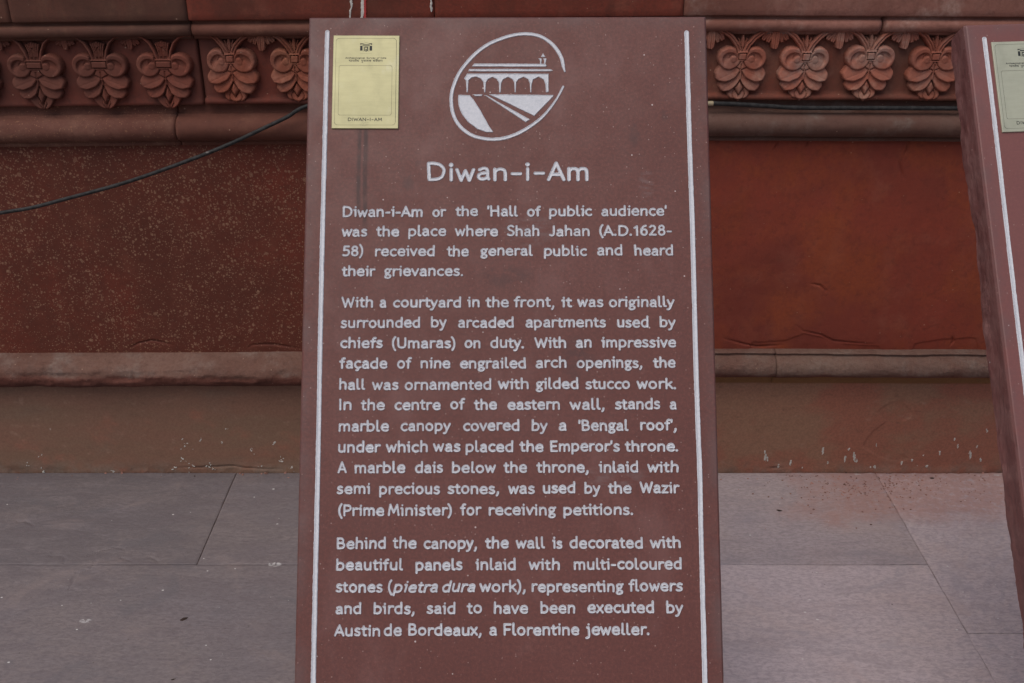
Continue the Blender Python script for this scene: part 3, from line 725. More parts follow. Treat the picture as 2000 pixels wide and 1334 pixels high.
    # stems and bud
    if sm:
        for k, a0 in enumerate((0, 16, 33, 52)):
            sdp = seg([(a0 * 0.9 + 2, 205), (a0 * 1.1 + 2, 320), (a0 * 1.55 + 2, 420 - 8 * k)], 15, 17)
            lay(sdp, 0.021 - 0.0012 * k, 0.0022, 0.3)
        lay(seg([(82, 205), (110, 310), (160, 410), (240, 480), (330, 505), (420, 500)], 24, 16), 0.0225, 0.003, 0.4)
    else:
        lay(seg([(10, 215), (12, 330), (4, 415)], 30, 12), 0.019, 0.004, 0.3)
        lay(seg([(22, 250), (44, 340), (58, 372)], 14, 12), 0.018, 0.003, 0.3)
        lay(seg([(46, 225), (84, 305), (165, 395), (262, 458), (345, 492), (440, 510)], 42, 36), 0.0235, 0.004, 0.35)
        lay(seg([(46, 235), (84, 305), (165, 395), (262, 458), (345, 492)], 9, 8), 0.0205, 0.002, 0.9)
    # tie
    tw, t0, t1 = (60, 96, 205) if not sm else (108, 98, 200)
    lay(np.minimum((tw + 12 - au), np.minimum(w - t0 + 10, t1 + 10 - w)) * PX, 0.0285, 0.0015, 0.9)
    lay(np.minimum((tw - 1 - au), np.minimum(w - t0 - 3, t1 - 3 - w)) * PX, 0.0215, 0.001, 1.0)
    lay(np.minimum((tw - 12 - au), np.minimum(w - t0 - 14, t1 - 14 - w)) * PX, 0.0292, 0.0015, 0.85)
    if not sm:
        H2 = H + 0.0012 * fbm(X * 45, Z * 45, seed + 8) + 0.0007 * fbm(X * 160, Z * 160, seed + 9)
        H = np.where(H > 0, H2, H)
    ins = H > 0
    cell = ins[:-1, :-1] | ins[1:, :-1] | ins[:-1, 1:] | ins[1:, 1:]
    Hh = np.where(ins, H, -0.003)
    Hh = Hh * 0.80
    return np.stack([xs[:, None].repeat(len(zs), 1), -Hh, zs[None].repeat(len(xs), 0)], -1), cell

def leaf_relief(seed):
    """hanging acanthus tuft between two palmettes"""
    st = 0.001
    xs = np.arange(-0.029, 0.030, st); zs = np.arange(-0.036, 0.012, st)
    X, Z = np.meshgrid(xs, zs, indexing='ij')
    X0, Z0 = X, Z
    X = X + 0.001 * fbm(X0 * 90, Z0 * 90, seed); Z = Z + 0.001 * fbm(X0 * 90, Z0 * 90, seed + 3)
    u, w = np.abs(X) / PX, Z / PX
    H = np.full(X.shape, -1.0)
    def leaf(x0, z0, x1, z1, wid, h):
        L = math.hypot(x1 - x0, z1 - z0); ex, ez = (x1 - x0) / L, (z1 - z0) / L
        s = (u - x0) * ex + (w - z0) * ez; t = np.abs(-(u - x0) * ez + (w - z0) * ex)
        q = np.clip(s / L, 0, 1)
        half = wid * np.sqrt(np.clip(1 - ((q - 0.55) / 0.62) ** 2, 0, 1)) * (q < 1)
        sd = np.where((s > -10) & (s < L), half - t, -1) * PX
        e = np.clip(sd / 0.003, 0, 1)
        hh = h * (0.4 + 0.6 * np.sqrt(1 - (1 - e) ** 2)) - 0.0032 * np.exp(-(t / 8) ** 2) - 0.0022 * np.exp(-((t - 26) / 6) ** 2)
        np.copyto(H, hh, where=(sd > 0) & (hh > H))
    leaf(46, 70, 158, -92, 46, 0.017); leaf(26, 70, 92, -120, 34, 0.019); leaf(0, 80, 0, -195, 56, 0.023)
    ins = H > 0
    cell = ins[:-1, :-1] | ins[1:, :-1] | ins[:-1, 1:] | ins[1:, 1:]
    Hh = np.where(ins, H, -0.003)
    return np.stack([xs[:, None].repeat(len(zs), 1), -Hh, zs[None].repeat(len(xs), 0)], -1), cell

def part_copy(src, loc, mat=None):
    o = src.copy(); COL.objects.link(o); o.parent = wall; o.location = loc
    if mat:
        o.data = src.data.copy(); o.data.materials[0] = mat
    return o

protos = {}
for kind, seed in (('smooth', 1), ('rough', 11), ('rough2', 23), ('rough3', 37), ('rough4', 59)):
    P, cell = relief(kind, seed)
    o = masked_mesh('palmette', P, cell, M_FRIEZE_L if kind == 'smooth' else M_FRIEZE_R, wall, True, True)
    protos[kind] = o
Pl, cl = leaf_relief(5)
leaf0 = masked_mesh('leaf_pendant', Pl, cl, M_FRIEZE_R, wall, True, True)

YP = WALL - 0.0115
def seat(px, py):
    x, z = at(px, py, WALL - 0.03)
    return (x, YP, z)
# (pixel of the middle of the petals, kind, material): those seen, those behind the signboard, one or two past the frame
places = [(-180 - 126 * k, 154, 'smooth', M_FRIEZE_L) for k in range(6, 0, -1)] + [(-180, 154, 'smooth', M_FRIEZE_L), (-54, 152, 'smooth', M_FRIEZE_L), (72, 150.5, 'smooth', M_FRIEZE_L), (198, 149.5, 'smooth', M_FRIEZE_L), (323, 148.5, 'smooth', M_FRIEZE_L),
          (453, 138.5, 'rough', M_FRIEZE_LR), (577, 138, 'rough2', M_FRIEZE_LR)]
places += [(577 + 124.3 * k, 138 - k * 0.6, ('rough', 'rough2')[k % 2], M_FRIEZE_LR if k < 3 else M_FRIEZE_R) for k in range(1, 7)]
places += [(1447, 134.5, 'rough3', M_FRIEZE_R), (1571, 134, 'rough2', M_FRIEZE_RG), (1697, 134, 'rough4', M_FRIEZE_RG), (1824, 135, 'rough', M_FRIEZE_R), (1950, 136, 'rough', M_FRIEZE_R), (2076, 137, 'rough2', M_FRIEZE_R)]
places += [(2076 + 126 * k, 137, ('rough3', 'rough', 'rough4', 'rough2')[k % 4], M_FRIEZE_R) for k in range(1, 7)]
first = set()
for px, py, kind, m in places:
    loc = seat(px, py)
    if kind not in first:
        first.add(kind); protos[kind].location = loc; protos[kind].data.materials[0] = m
    else:
        part_copy(protos[kind], loc, m if protos[kind].data.materials[0] != m else None)
for k, (a, b) in enumerate(zip(places[:-1], places[1:])):
    if a[2] == 'smooth' and b[2] != 'smooth': continue
    x, y, z = seat((a[0] + b[0]) / 2, (a[1] + b[1]) / 2)
    lz = z + 0.0745
    sc = 0.72 if a[2] == 'smooth' else 1.0
    o = leaf0 if k == 0 else part_copy(leaf0, (x, y, lz), a[3] if k else None)
    if k == 0:
        o.location = (x, y, lz); o.data.materials[0] = a[3]
    o.scale = (sc, 0.55 if sc < 1 else 0.85, sc * 0.8 if sc < 1 else 1)

# ------------------------------------------------------------------ lettering: strokes -> signed distance -> engraved mesh
def S(*p): return ('s', p)
def L(*p): return ('l', p)
def OV(cx, cy, rx, ry, n=16): return ('l', tuple((cx + rx * math.cos(2 * math.pi * k / n), cy + ry * math.sin(2 * math.pi * k / n)) for k in range(n + 1)))
DOT = lambda x, y: L((x, y), (x + 0.01, y))
GL = {   # width, left bearing, right bearing, strokes (x-height 10)
 'a': (7.2, 1.9, 1.9, [S((.9, 8.7), (3.2, 10), (5.5, 9.5), (6.5, 7.4), (6.5, 3.6), (6.6, 1), (7.2, 0)), S((6.5, 5.9), (3, 5.4), (.6, 4.1), (.2, 2), (1.4, .3), (3.4, 0), (5.4, .9), (6.5, 2.8))]),
 'b': (7.9, 2.4, 2, [L((0, 15.2), (0, 0)), S((0, 7.6), (1.8, 9.6), (4.2, 10), (6.8, 8.6), (7.9, 5.2), (6.8, 1.6), (4.2, 0), (1.6, .2), (0, .6))]),
 'c': (6.8, 2, 1.4, [S((6.8, 9), (5.2, 9.9), (3.2, 9.7), (1, 8), (0, 5), (.9, 2), (3.2, .2), (5.2, .1), (6.8, 1))]),
 'd': (7.8, 2, 2.4, [L((7.8, 15.2), (7.8, 0)), S((7.8, 9), (5.8, 10), (3.4, 9.8), (1, 8.2), (0, 5), (1, 1.6), (3.4, 0), (6, .5), (7.8, 2.6))]),
 'e': (7.9, 2, 1.7, [L((.2, 5.3), (7.9, 5.3)), S((7.9, 5.3), (7.6, 7.6), (6, 9.7), (4, 10), (1.6, 9), (.1, 6), (.2, 3.4), (1.8, .8), (4.2, 0), (6.4, .3), (7.8, 1.3))]),
 'f': (5.6, 1.3, .8, [S((5.8, 14.8), (4.4, 15.1), (2.9, 14), (2.3, 11.6)), L((2.3, 11.6), (2.3, 0)), L((0, 9.7), (5, 9.7))]),
 'g': (7.4, 1.9, 1.3, [OV(3.2, 6.9, 2.9, 3), L((5.3, 9.0), (7.8, 9.9)), S((1.6, 4.4), (.8, 2.9), (1.8, 1.5), (4.6, 1), (6.7, -.4), (6.6, -2.7), (4.4, -4.2), (1.6, -4), (.1, -2.5), (.8, -.6), (2.2, .8))]),
 'h': (7.1, 2.4, 2.3, [L((0, 15.2), (0, 0)), S((0, 7.2), (1.8, 9.4), (4, 10), (6.2, 9.2), (7.1, 6.8)), L((7.1, 6.8), (7.1, 0))]),
 'i': (1.7, 1.6, 2.4, [L((0, 9.9), (1.7, 9.9), (1.7, 0)), DOT(1.7, 14.3)]),
 '\x01': (0.1, 2.6, 2.6, [L((0, 9.9), (0, 0)), OV(0, 13.9, .5, .5, 8)]),
 'j': (3.2, .2, 2.2, [L((1.3, 9.9), (3.2, 9.9), (3.2, -1)), S((3.2, -1), (2.8, -3.2), (1.4, -4.6), (-.4, -5)), DOT(3.2, 14.3)]),
 'k': (6.8, 2.4, 1.2, [L((0, 15.2), (0, 0)), L((6.2, 9.9), (.6, 4.9)), L((2.4, 6.5), (6.9, 0))]),
 'l': (2.6, 2.4, 1.4, [L((0, 15.2), (0, 2.4)), S((0, 2.4), (.6, .6), (2.5, 0))]),
 'm': (12.2, 2.4, 2.3, [L((0, 10), (0, 0)), S((0, 7.2), (1.6, 9.4), (3.5, 10), (5.4, 9.2), (6.1, 6.8)), L((6.1, 6.8), (6.1, 0)), S((6.1, 7.2), (7.7, 9.4), (9.6, 10), (11.5, 9.2), (12.2, 6.8)), L((12.2, 6.8), (12.2, 0))]),
 'n': (7.1, 2.4, 2.3, [L((0, 10), (0, 0)), S((0, 7.2), (1.8, 9.4), (4, 10), (6.2, 9.2), (7.1, 6.8)), L((7.1, 6.8), (7.1, 0))]),
 'o': (8.2, 2, 2, [OV(4.1, 5, 4.1, 5, 22)]),
 'p': (7.9, 2.4, 2, [L((0, 10), (0, -4.6)), S((0, 7.6), (1.8, 9.6), (4.2, 10), (6.8, 8.6), (7.9, 5.2), (6.8, 1.6), (4.2, 0), (1.6, .2), (0, .6))]),
 'r': (5, 2.4, .9, [L((0, 10), (0, 0)), S((0, 6.6), (1.4, 9), (3.4, 10), (5.2, 9.6))]),
 's': (6.2, 1.7, 1.7, [S((5.8, 9), (4, 9.9), (2, 9.7), (.7, 8.2), (1.2, 6.4), (3.2, 5.3), (5.3, 4.2), (6.2, 2.4), (5, .5), (2.6, 0), (.2, .9))]),
 't': (5, 1.2, 1.2, [L((2, 12.9), (2, 2.4)), S((2, 2.4), (2.8, .5), (5.1, .1)), L((0, 9.7), (4.9, 9.7))]),
 'u': (7, 2.3, 2.4, [L((0, 10), (0, 3.4)), S((0, 3.4), (.8, .9), (3, 0), (5.4, .8), (7, 3)), L((7, 10), (7, 0))]),
 'v': (7.6, 1.2, 1.2, [L((0, 10), (3.8, 0), (7.6, 10))]),
 'w': (11.4, 1.2, 1.2, [L((0, 10), (2.9, 0), (5.7, 8.8), (8.5, 0), (11.4, 10))]),
 'x': (7, 1.4, 1.4, [L((0, 10), (7, 0)), L((7, 10), (0, 0))]),
 'y': (7.6, 1.2, 1.2, [L((0, 10), (3.9, .4)), L((7.6, 10), (3.9, .4)), S((3.9, .4), (2.8, -2.8), (1.4, -4.5), (-.2, -4.7))]),
 'z': (6.6, 1.6, 1.6, [L((.1, 9.9), (6.4, 9.9), (0, .1), (6.7, .1))]),
 '\xe7': (6.8, 2, 1.4, [S((6.8, 9), (5.2, 9.9), (3.2, 9.7), (1, 8), (0, 5), (.9, 2), (3.2, .2), (5.2, .1), (6.8, 1)), S((3.6, 0), (4.4, -1.8), (3.4, -3.4), (1.8, -3.6))]),
 'A': (10.4, 1.2, 1.2, [L((0, 0), (5.2, 14.8), (10.4, 0)), L((1.8, 4.6), (8.6, 4.6))]),
 'B': (8.2, 2.5, 2, [L((3, 14.8), (0, 14.8), (0, 0), (3.4, 0)), S((3, 14.8), (6, 14), (7, 11.4), (5.8, 8.8), (3, 7.9)), L((3, 7.9), (0, 7.9)), S((3, 7.9), (7, 7), (8.2, 4), (6.8, 1), (3.4, 0))]),
 'D': (10.2, 2.5, 2.2, [L((3.2, 14.8), (0, 14.8), (0, 0), (3.2, 0)), S((3.2, 14.8), (7.4, 13.6), (10, 10.2), (10.2, 7), (8.8, 2.8), (6, .5), (3.2, 0))]),
 'E': (7.5, 2.5, 1.6, [L((7.3, 14.8), (0, 14.8), (0, 0), (7.6, 0)), L((0, 7.6), (6.4, 7.6))]),
 'F': (7.3, 2.5, 1.4, [L((7.4, 14.8), (0, 14.8), (0, 0)), L((0, 7.4), (6.2, 7.4))]),
 'H': (9.4, 2.5, 2.5, [L((0, 14.8), (0, 0)), L((9.4, 14.8), (9.4, 0)), L((0, 7.6), (9.4, 7.6))]),
 'I': (0.1, 2.6, 2.6, [L((0, 14.8), (0, 0))]),
 'J': (5, 1.2, 2.4, [L((5, 14.8), (5, 3.6)), S((5, 3.6), (4.2, .8), (2, 0), (0, .9))]),
 'M': (12.2, 1.6, 1.6, [L((0, 0), (1.8, 14.8), (6.1, 3.4), (10.4, 14.8), (12.2, 0))]),
 'N': (9.6, 2.5, 2.5, [L((0, 0), (0, 14.8), (9.6, 0), (9.6, 14.8))]),
 'P': (7.8, 2.5, 1.6, [L((3.2, 14.8), (0, 14.8), (0, 0)), S((3.2, 14.8), (6.8, 13.8), (7.9, 10.8), (6.6, 7.6), (3.2, 6.6)), L((3.2, 6.6), (0, 6.6))]),
 'S': (7.8, 1.8, 1.8, [S((7.5, 13.5), (5.4, 14.8), (2.8, 14.6), (.8, 12.8), (.8, 10.4), (2.6, 8.4), (5.6, 6.9), (7.8, 4.8), (7.6, 2), (5.6, .2), (2.8, 0), (.2, 1.2))]),
 'U': (9.2, 2.5, 2.5, [L((0, 14.8), (0, 4.6)), S((0, 4.6), (1.2, 1.2), (4.6, 0), (8, 1.2), (9.2, 4.6)), L((9.2, 4.6), (9.2, 14.8))]),
 'W': (15, 1.2, 1.2, [L((0, 14.8), (3.8, 0), (7.5, 12.8), (11.2, 0), (15, 14.8))]),
 '1': (3.2, 2.4, 3, [L((0, 11.8), (3, 14.4), (3, 0))]),
 '2': (7.2, 2, 2, [S((.4, 12.6), (2.4, 14.6), (5, 14.4), (6.6, 12.2), (6.1, 9.4), (3.4, 5), (0, .2)), L((0, .1), (7.3, .1))]),
 '5': (7.1, 2, 2, [L((6.5, 14.6), (1.2, 14.6), (.8, 8.4)), S((.8, 8.4), (3, 9.2), (5.8, 8.4), (7.1, 5.6), (6.5, 2.2), (4.4, .2), (1.6, 0), (0, .8))]),
 '6': (7.3, 2, 2, [S((6.2, 14.6), (3.2, 13.2), (1, 10), (.2, 6), (.8, 2), (3.4, 0), (6.2, 1), (7.3, 4.2), (6.4, 7.6), (4, 8.8), (1.6, 7.6), (.3, 5))]),
 '8': (7.3, 2, 2, [OV(3.65, 11.3, 2.9, 3.2), OV(3.65, 4, 3.6, 4)]),
 '(': (3, 2, 1.2, [S((3, 16.4), (1, 12.6), (0, 6.6), (1, .4), (3, -3.8))]),
 ')': (3, 1.2, 2, [S((0, 16.4), (2, 12.6), (3, 6.6), (2, .4), (0, -3.8))]),
 "'": (.4, 1.8, 1.8, [L((.3, 15.2), (0, 11.6))]),
 ',': (1.4, 1.6, 1.6, [S((1.5, .9), (1.2, -1.4), (0, -3.6))]),
 '.': (.2, 2, 2.6, [OV(.1, .3, .35, .35, 8)]),
 '-': (4.4, 1.9, 1.9, [L((0, 5.4), (4.4, 5.4))]),
 '\x02': (5.6, 2.4, 2.4, [L((0, 5.6), (5.6, 5.6))]),
}

def smooth_pts(p, n=6):
    out = []
    for k in range(len(p) - 1):
        p0, p1, p2, p3 = p[max(k - 1, 0)], p[k], p[k + 1], p[min(k + 2, len(p) - 1)]
        for q in range(n):
            t = q / n
            out.append(tuple(0.5 * (2 * p1[i] + (p2[i] - p0[i]) * t + (2 * p0[i] - 5 * p1[i] + 4 * p2[i] - p3[i]) * t * t + (3 * p1[i] - p0[i] - 3 * p2[i] + p3[i]) * t ** 3) for i in (0, 1)))
    out.append(p[-1])
    return out

JIT = np.random.default_rng(3)
def word_strokes(text, jitter=1.0):
    """strokes of a word in font units, and its width between outermost skeleton points"""
    res, x, slant, prev = [], 0.0, 0.0, None
    for ch in text:
        if ch == '~': slant = 0.0 if slant else 0.21; continue
        w, lb, rb, st = GL[ch]
        if prev is not None: x += prev + lb
        dy, sl, sc = jitter * JIT.normal(0, 0.20), jitter * JIT.normal(0, 0.018), 1 + jitter * JIT.normal(0, 0.020)
        for kind, p in st:
            q = smooth_pts(p) if kind == 's' else list(p)
            res.append([(x + a + (slant + sl) * b, b * sc + dy) for a, b in q])
        x += w; prev = rb
    xs = [a for s in res for a, b in s]
    return res, min(xs), max(xs)

def segs_of(polys, r):
    return [(*a, *b, r, r) for pl in polys for a, b in zip(pl[:-1], pl[1:])]

def sdf_mesh(name, segs, shapes, res, prof, mat, parent, place, wob=0.0, seed=0):
    """one clean mesh from overlapping strokes (capsules) and filled outlines; all lengths in metres"""
    pts = [(s[0] - s[4], s[1] - s[4]) for s in segs] + [(s[0] + s[4], s[1] + s[4]) for s in segs] + [(s[2] - s[5], s[3] - s[5]) for s in segs] + [(s[2] + s[5], s[3] + s[5]) for s in segs]
    for sh in shapes: pts += sh
    pts = np.array(pts)
    x0, y0 = pts.min(0) - 4 * res; x1, y1 = pts.max(0) + 4 * res
    nx, ny = int((x1 - x0) / res) + 2, int((y1 - y0) / res) + 2
    xs, ys = x0 + res * np.arange(nx), y0 + res * np.arange(ny)
    d = np.full((nx, ny), 9.0)
    def win(ax, bx, ay, by, m):
        return (slice(max(0, int((min(ax, bx) - m - x0) / res)), min(nx, int((max(ax, bx) + m - x0) / res) + 2)),
                slice(max(0, int((min(ay, by) - m - y0) / res)), min(ny, int((max(ay, by) + m - y0) / res) + 2)))
    for ax, ay, bx, by, ra, rb in segs:
        m = max(ra, rb) + 3 * res
        si, sj = win(ax, bx, ay, by, m)
        X, Y = xs[si][:, None], ys[sj][None]
        l2 = max((bx - ax) ** 2 + (by - ay) ** 2, 1e-14)
        t = np.clip(((X - ax) * (bx - ax) + (Y - ay) * (by - ay)) / l2, 0, 1)
        dd = np.hypot(X - ax - t * (bx - ax), Y - ay - t * (by - ay)) - (ra + (rb - ra) * t)
        d[si, sj] = np.minimum(d[si, sj], dd)
    for sh in shapes:
        a = np.array(sh)
        si, sj = win(a[:, 0].min(), a[:, 0].max(), a[:, 1].min(), a[:, 1].max(), 3 * res)
        X, Y = np.meshgrid(xs[si], ys[sj], indexing='ij')
        ins = np.zeros(X.shape, bool); best = np.full(X.shape, 9.0)
        for (ax, ay), (bx, by) in zip(sh, sh[1:] + sh[:1]):
            ins ^= ((ay > Y) != (by > Y)) & (X < (bx - ax) * (Y - ay) / (by - ay + 1e-15) + ax)
            l2 = max((bx - ax) ** 2 + (by - ay) ** 2, 1e-14)
            t = np.clip(((X - ax) * (bx - ax) + (Y - ay) * (by - ay)) / l2, 0, 1)
            best = np.minimum(best, np.hypot(X - ax - t * (bx - ax), Y - ay - t * (by - ay)))
        d[si, sj] = np.minimum(d[si, sj], np.where(ins, -best, best))
    XX, YY = np.meshgrid(xs, ys, indexing='ij')
    if wob:
        d = np.where(d < 1, d + wob * 2 * fbm(XX * 260, YY * 260, seed, 3) + wob * 1.6 * fbm(XX * 45, YY * 45, seed + 3, 2), d)
    dc = np.minimum(d, 4 * res)
    gx, gy = np.gradient(dc, res)
    gl = np.maximum(np.hypot(gx, gy), 0.3)
    ins = d < 0
    cell = ins[:-1, :-1] | ins[1:, :-1] | ins[:-1, 1:] | ins[1:, 1:]
    sh_ = np.where(ins, 0, np.minimum(d, 1.5 * res))
    XX, YY = XX - sh_ * gx / gl, YY - sh_ * gy / gl
    Hh = np.where(ins, prof(np.maximum(-d, 0), XX, YY), -0.0006)
    P = np.stack([XX, YY, Hh], -1)
    if place is not None: P = place(P)
    return masked_mesh(name, P, cell, mat, parent, False, flip=True)

def engraved(t, X, Y):         # a painted channel: crisp lip, hollow middle
    return 0.0015 * sstep(0, 0.0006, t) - 0.0011 * sstep(0.0005, 0.0017, t) + 0.0002 * fbm(X * 300, Y * 300, 5, 2)
def printed(t, X, Y):
    return 0.00010 + 0 * t

# ------------------------------------------------------------------ the signboards
BW, BL, BT = 0.600, 1.502, 0.0535

def board_mesh(name, mat, seed):
    """hewn slab, local x across, y up the face (0 at the top edge), z out of the face"""
    # cross-section around the slab, starting on the dressed face
    def section(v, jit):
        pass
    prof = [(k / 60 * (BW - 0.006) + 0.003, 0.0) for k in range(61)]
    prof += [(BW - 0.0012, -0.0010), (BW, -0.0036)] + [(BW, -0.0036 - k * (BT - 0.0036) / 9) for k in range(1, 10)]
    prof += [(BW - k * BW / 24, -BT) for k in range(1, 25)]
    prof += [(0, -BT + k * (BT - 0.0036) / 9) for k in range(1, 10)] + [(0.0012, -0.0010)]
    pr = np.array(prof); m = len(pr)
    vs = np.concatenate([[0.0, 0.0012, 0.0032], np.linspace(0.006, BL - 0.006, 300), [BL - 0.003, BL]])
    n = len(vs)
    U = pr[None, :, 0].repeat(n, 0); N = pr[None, :, 1].repeat(n, 0); V = vs[:, None].repeat(m, 1)
    # the two flanks and the back are left rough; the back arris is knocked about
    side = np.where(U < BW / 2, -1.0, 1.0) * ((U < 1e-4) | (U > BW - 1e-4))
    deep = sstep(0.004, BT, -N)
    rough = (0.0085 * fbm(V * 9, side * 7 + N * 18, seed) + 0.0055 * fbm(V * 34, side * 5 + N * 60, seed + 2) + 0.002 * fbm(V * 120, side * 3 + N * 150, seed + 5)) * deep
    U = U + side * rough - side * 0.0035 * deep
    back = N < -BT + 1e-4
    N = N + np.where(back, 0.010 * fbm(V * 7, U * 9, seed + 6) + 0.007 * fbm(V * 24, U * 24, seed + 8), 0)
    ar = sstep(0.0, 0.004, -N) * sstep(0.016, 0.003, -N) * (side != 0)
    chip = np.clip(fbm(V * 26, side * 11 + 2.5, seed + 9, 4) - 0.20, 0, 1) * 0.012
    U = U - side * chip * ar
    # top arris slightly eased
    ease = np.array([0.0034, 0.0012, 0.0002] + [0.0] * (n - 5) + [0.0006, 0.003])[:, None]
    N = np.where(N > -0.002, N - ease, N)
    P = np.stack([U, -V, N], -1)
    f = [[i * m + j, i * m + (j + 1) % m, (i + 1) * m + (j + 1) % m, (i + 1) * m + j] for i in range(n - 1) for j in range(m)]
    f = [q[::-1] for q in f]
    faces = f + [list(range(m)), list(range((n - 1) * m, n * m))[::-1]]
    return mesh_obj(name, P.reshape(-1, 3), faces, mat)

def board_matrix(O, yaw, lean, roll):
    R = Matrix.Rotation(yaw, 3, 'Z')
    ux, up, nn = Vector((1, 0, 0)), Vector((0, math.sin(lean), math.cos(lean))), Vector((0, -math.cos(lean), math.sin(lean)))
    c, s = math.cos(roll), math.sin(roll)
    a, b, d = R @ (c * ux + s * up), R @ (-s * ux + c * up), R @ nn
    return Matrix(((a[0], b[0], d[0], O[0]), (a[1], b[1], d[1], O[1]), (a[2], b[2], d[2], O[2]), (0, 0, 0, 1)))

board = board_mesh('stone_signboard', M_BOARD, 301)
board.matrix_world = board_matrix((-0.3066, 1.6046, 1.2569), 0.0007, 0.5794, 0.0024)
tag(board, 'brown painted stone signboard with the heading Diwan-i-Am, an arcade emblem and white lettering', 'signboard', 'leaning stone signboards')
board2 = board_mesh('stone_signboard', M_BOARD_R, 377)
board2.matrix_world = board_matrix((0.70488, 1.64640, 1.23883), 0.09276, 0.57843, 0.014723)
tag(board2, 'brown stone signboard cut off by the right edge, showing its rough dark flank', 'signboard', 'leaning stone signboards')

def prop_mesh(parent, mat, lean):
    """rubble wedge the slab leans on, set in from its edges"""
    h0, h1 = 0.78, BL - 0.04
    c, s = math.cos(lean), math.sin(lean)
    foot = (h1 - h0) * 1.0
    q = [(-h0, -BT + 0.012), (-h1, -BT + 0.012), (-h0 - c * (h1 - h0) * c, -BT - s * (h1 - h0) * c)]
    V = [(u, y, z) for u in (0.2, 0.4) for y, z in q]
    return mesh_obj('support', V, [(0, 1, 2), (5, 4, 3), (0, 3, 4, 1), (1, 4, 5, 2), (2, 5, 3, 0)], mat, parent)
prop_mesh(board, M_CORE, 0.5794); prop_mesh(board2, M_CORE, 0.5784)

mm = 0.001
# white border lines (hand-painted in a cut channel, not quite straight)
line_l = [(28.1, 24.2), (27.9, 110), (27.6, 212), (27.0, 330), (26.8, 474), (27.1, 610), (27.0, 739), (26.7, 860), (26.8, 973), (27.2, 1150), (27.0, 1340)]
line_r = [(569.9, 26.4), (570.0, 120), (570.4, 214), (571.4, 320), (571.5, 415), (571.6, 520), (572.0, 594), (573.2, 690), (572.9, 762), (573.0, 870), (573.2, 976), (573.4, 1150), (573.2, 1340)]
def border(parent, pts, seed):
    p = [(a * mm, -b * mm) for a, b in smooth_pts(pts, 5)]
    return sdf_mesh('border_line', segs_of([p], 0.00375), [], 0.0009, lambda t, X, Y: engraved(t * 0.6, X, Y), M_PAINT, parent, None, 0.00032, seed)
border(board, line_l, 3); border(board, line_r, 8)
border(board2, [(28.1, 24.2), (28.0, 110), (27.4, 212), (26.0, 330), (24.6, 474), (23.9, 610), (23.4, 739), (23.0, 973), (23.0, 1340)], 14); border(board2, line_r, 19)

# emblem: broken ring, arcaded hall with a turret, lawns and path
ring = [(385.6, 86.8), (383.4, 78.3), (381.2, 66.8), (374.7, 53.8), (366.4, 43.6), (354.0, 34.1), (340.1, 29.0), (323.5, 27.8), (306.8, 30.1), (288.7, 35.9), (270.7, 44.1), (254.1, 56.4), (240.2, 70.8), (227.8, 88.0), (219.6, 106.7), (215.6, 123.9), (215.9, 139.6), (218.4, 152.4), (224.0, 165.2), (233.6, 176.6), (246.0, 185.2), (259.7, 189.7), (276.2, 191.8), (292.6, 190.3), (309.1, 185.3), (325.6, 176.9), (342.1, 165.6), (354.6, 154.2), (367.1, 138.5), (375.4, 125.7), (383.0, 110.6)]
emblem_shapes = [
    [(249.2, 74.0), (356.5, 74.5), (359.0, 77.6), (357.1, 79.7), (245.8, 79.1)],
    [(241.9, 82.3), (364.0, 82.9), (368.6, 85.5), (364.0, 86.9), (240.3, 86.6)],
    [(225.9, 122.5), (242.9, 123.2), (248.7, 129.7), (259.7, 147.5), (272.1, 171.1), (278.7, 181.0), (268.0, 181.0), (254.2, 176.0), (240.5, 165.3), (230.8, 152.5), (226.6, 141.0), (225.2, 129.6)],
    [(247.3, 121.8), (263.1, 121.8), (261.0, 125.1), (250.7, 125.4)],
    [(264.5, 123.3), (268.6, 123.7), (333.9, 161.3), (326.3, 165.8)],
    [(270.7, 121.9), (368.8, 123.1), (367.9, 126.4), (339.4, 156.3)],
    [(353.1, 57.8), (357.3, 64.6), (349.2, 64.5)],
    [(345.6, 66.2), (351.5, 66.2), (350.9, 74.4), (348.2, 74.4), (348.2, 69.5)],
    [(352.5, 66.2), (359.2, 66.2), (358.1, 69.1), (357.0, 74.4), (354.5, 74.4), (354.3, 69.5)],
    [(238.9, 89.5), (361.4, 90.1), (361.2, 118.5), (358.9, 119.9), (356.9, 119.2), (356.3, 107.0), (353.6, 99.8), (346.1, 95.5), (338.4, 99.8), (336.0, 107.0), (335.5, 119.6), (333.3, 119.6), (332.8, 105.5), (330.1, 99.1), (323.9, 95.5), (316.3, 99.0), (312.9, 104.0), (312.3, 119.5), (310.1, 119.5), (309.4, 104.0), (306.6, 99.0), (300.4, 95.7), (292.8, 99.7), (290.3, 105.4), (289.4, 119.5), (287.2, 119.5), (286.4, 104.0), (283.1, 98.9), (277.6, 95.6), (270.7, 98.9), (267.7, 103.9), (266.6, 119.4), (264.4, 119.4), (263.2, 103.9), (259.6, 98.2), (252.7, 95.0), (245.8, 96.7), (241.4, 101.0), (240.4, 119.3), (238.2, 119.3), (237.0, 101.0), (234.2, 97.4)]]
rs = smooth_pts(ring, 4)
nr = len(rs) - 1
def ring_r(k): return 0.0029 * (0.55 + 0.45 * float(sstep(0, 0.05, k / nr))) * (0.62 + 0.38 * float(sstep(1.0, 0.80, k / nr)))
ring_segs = [(a[0] * mm, -a[1] * mm, b[0] * mm, -b[1] * mm, ring_r(k), ring_r(k + 1)) for k, (a, b) in enumerate(zip(rs[:-1], rs[1:]))]
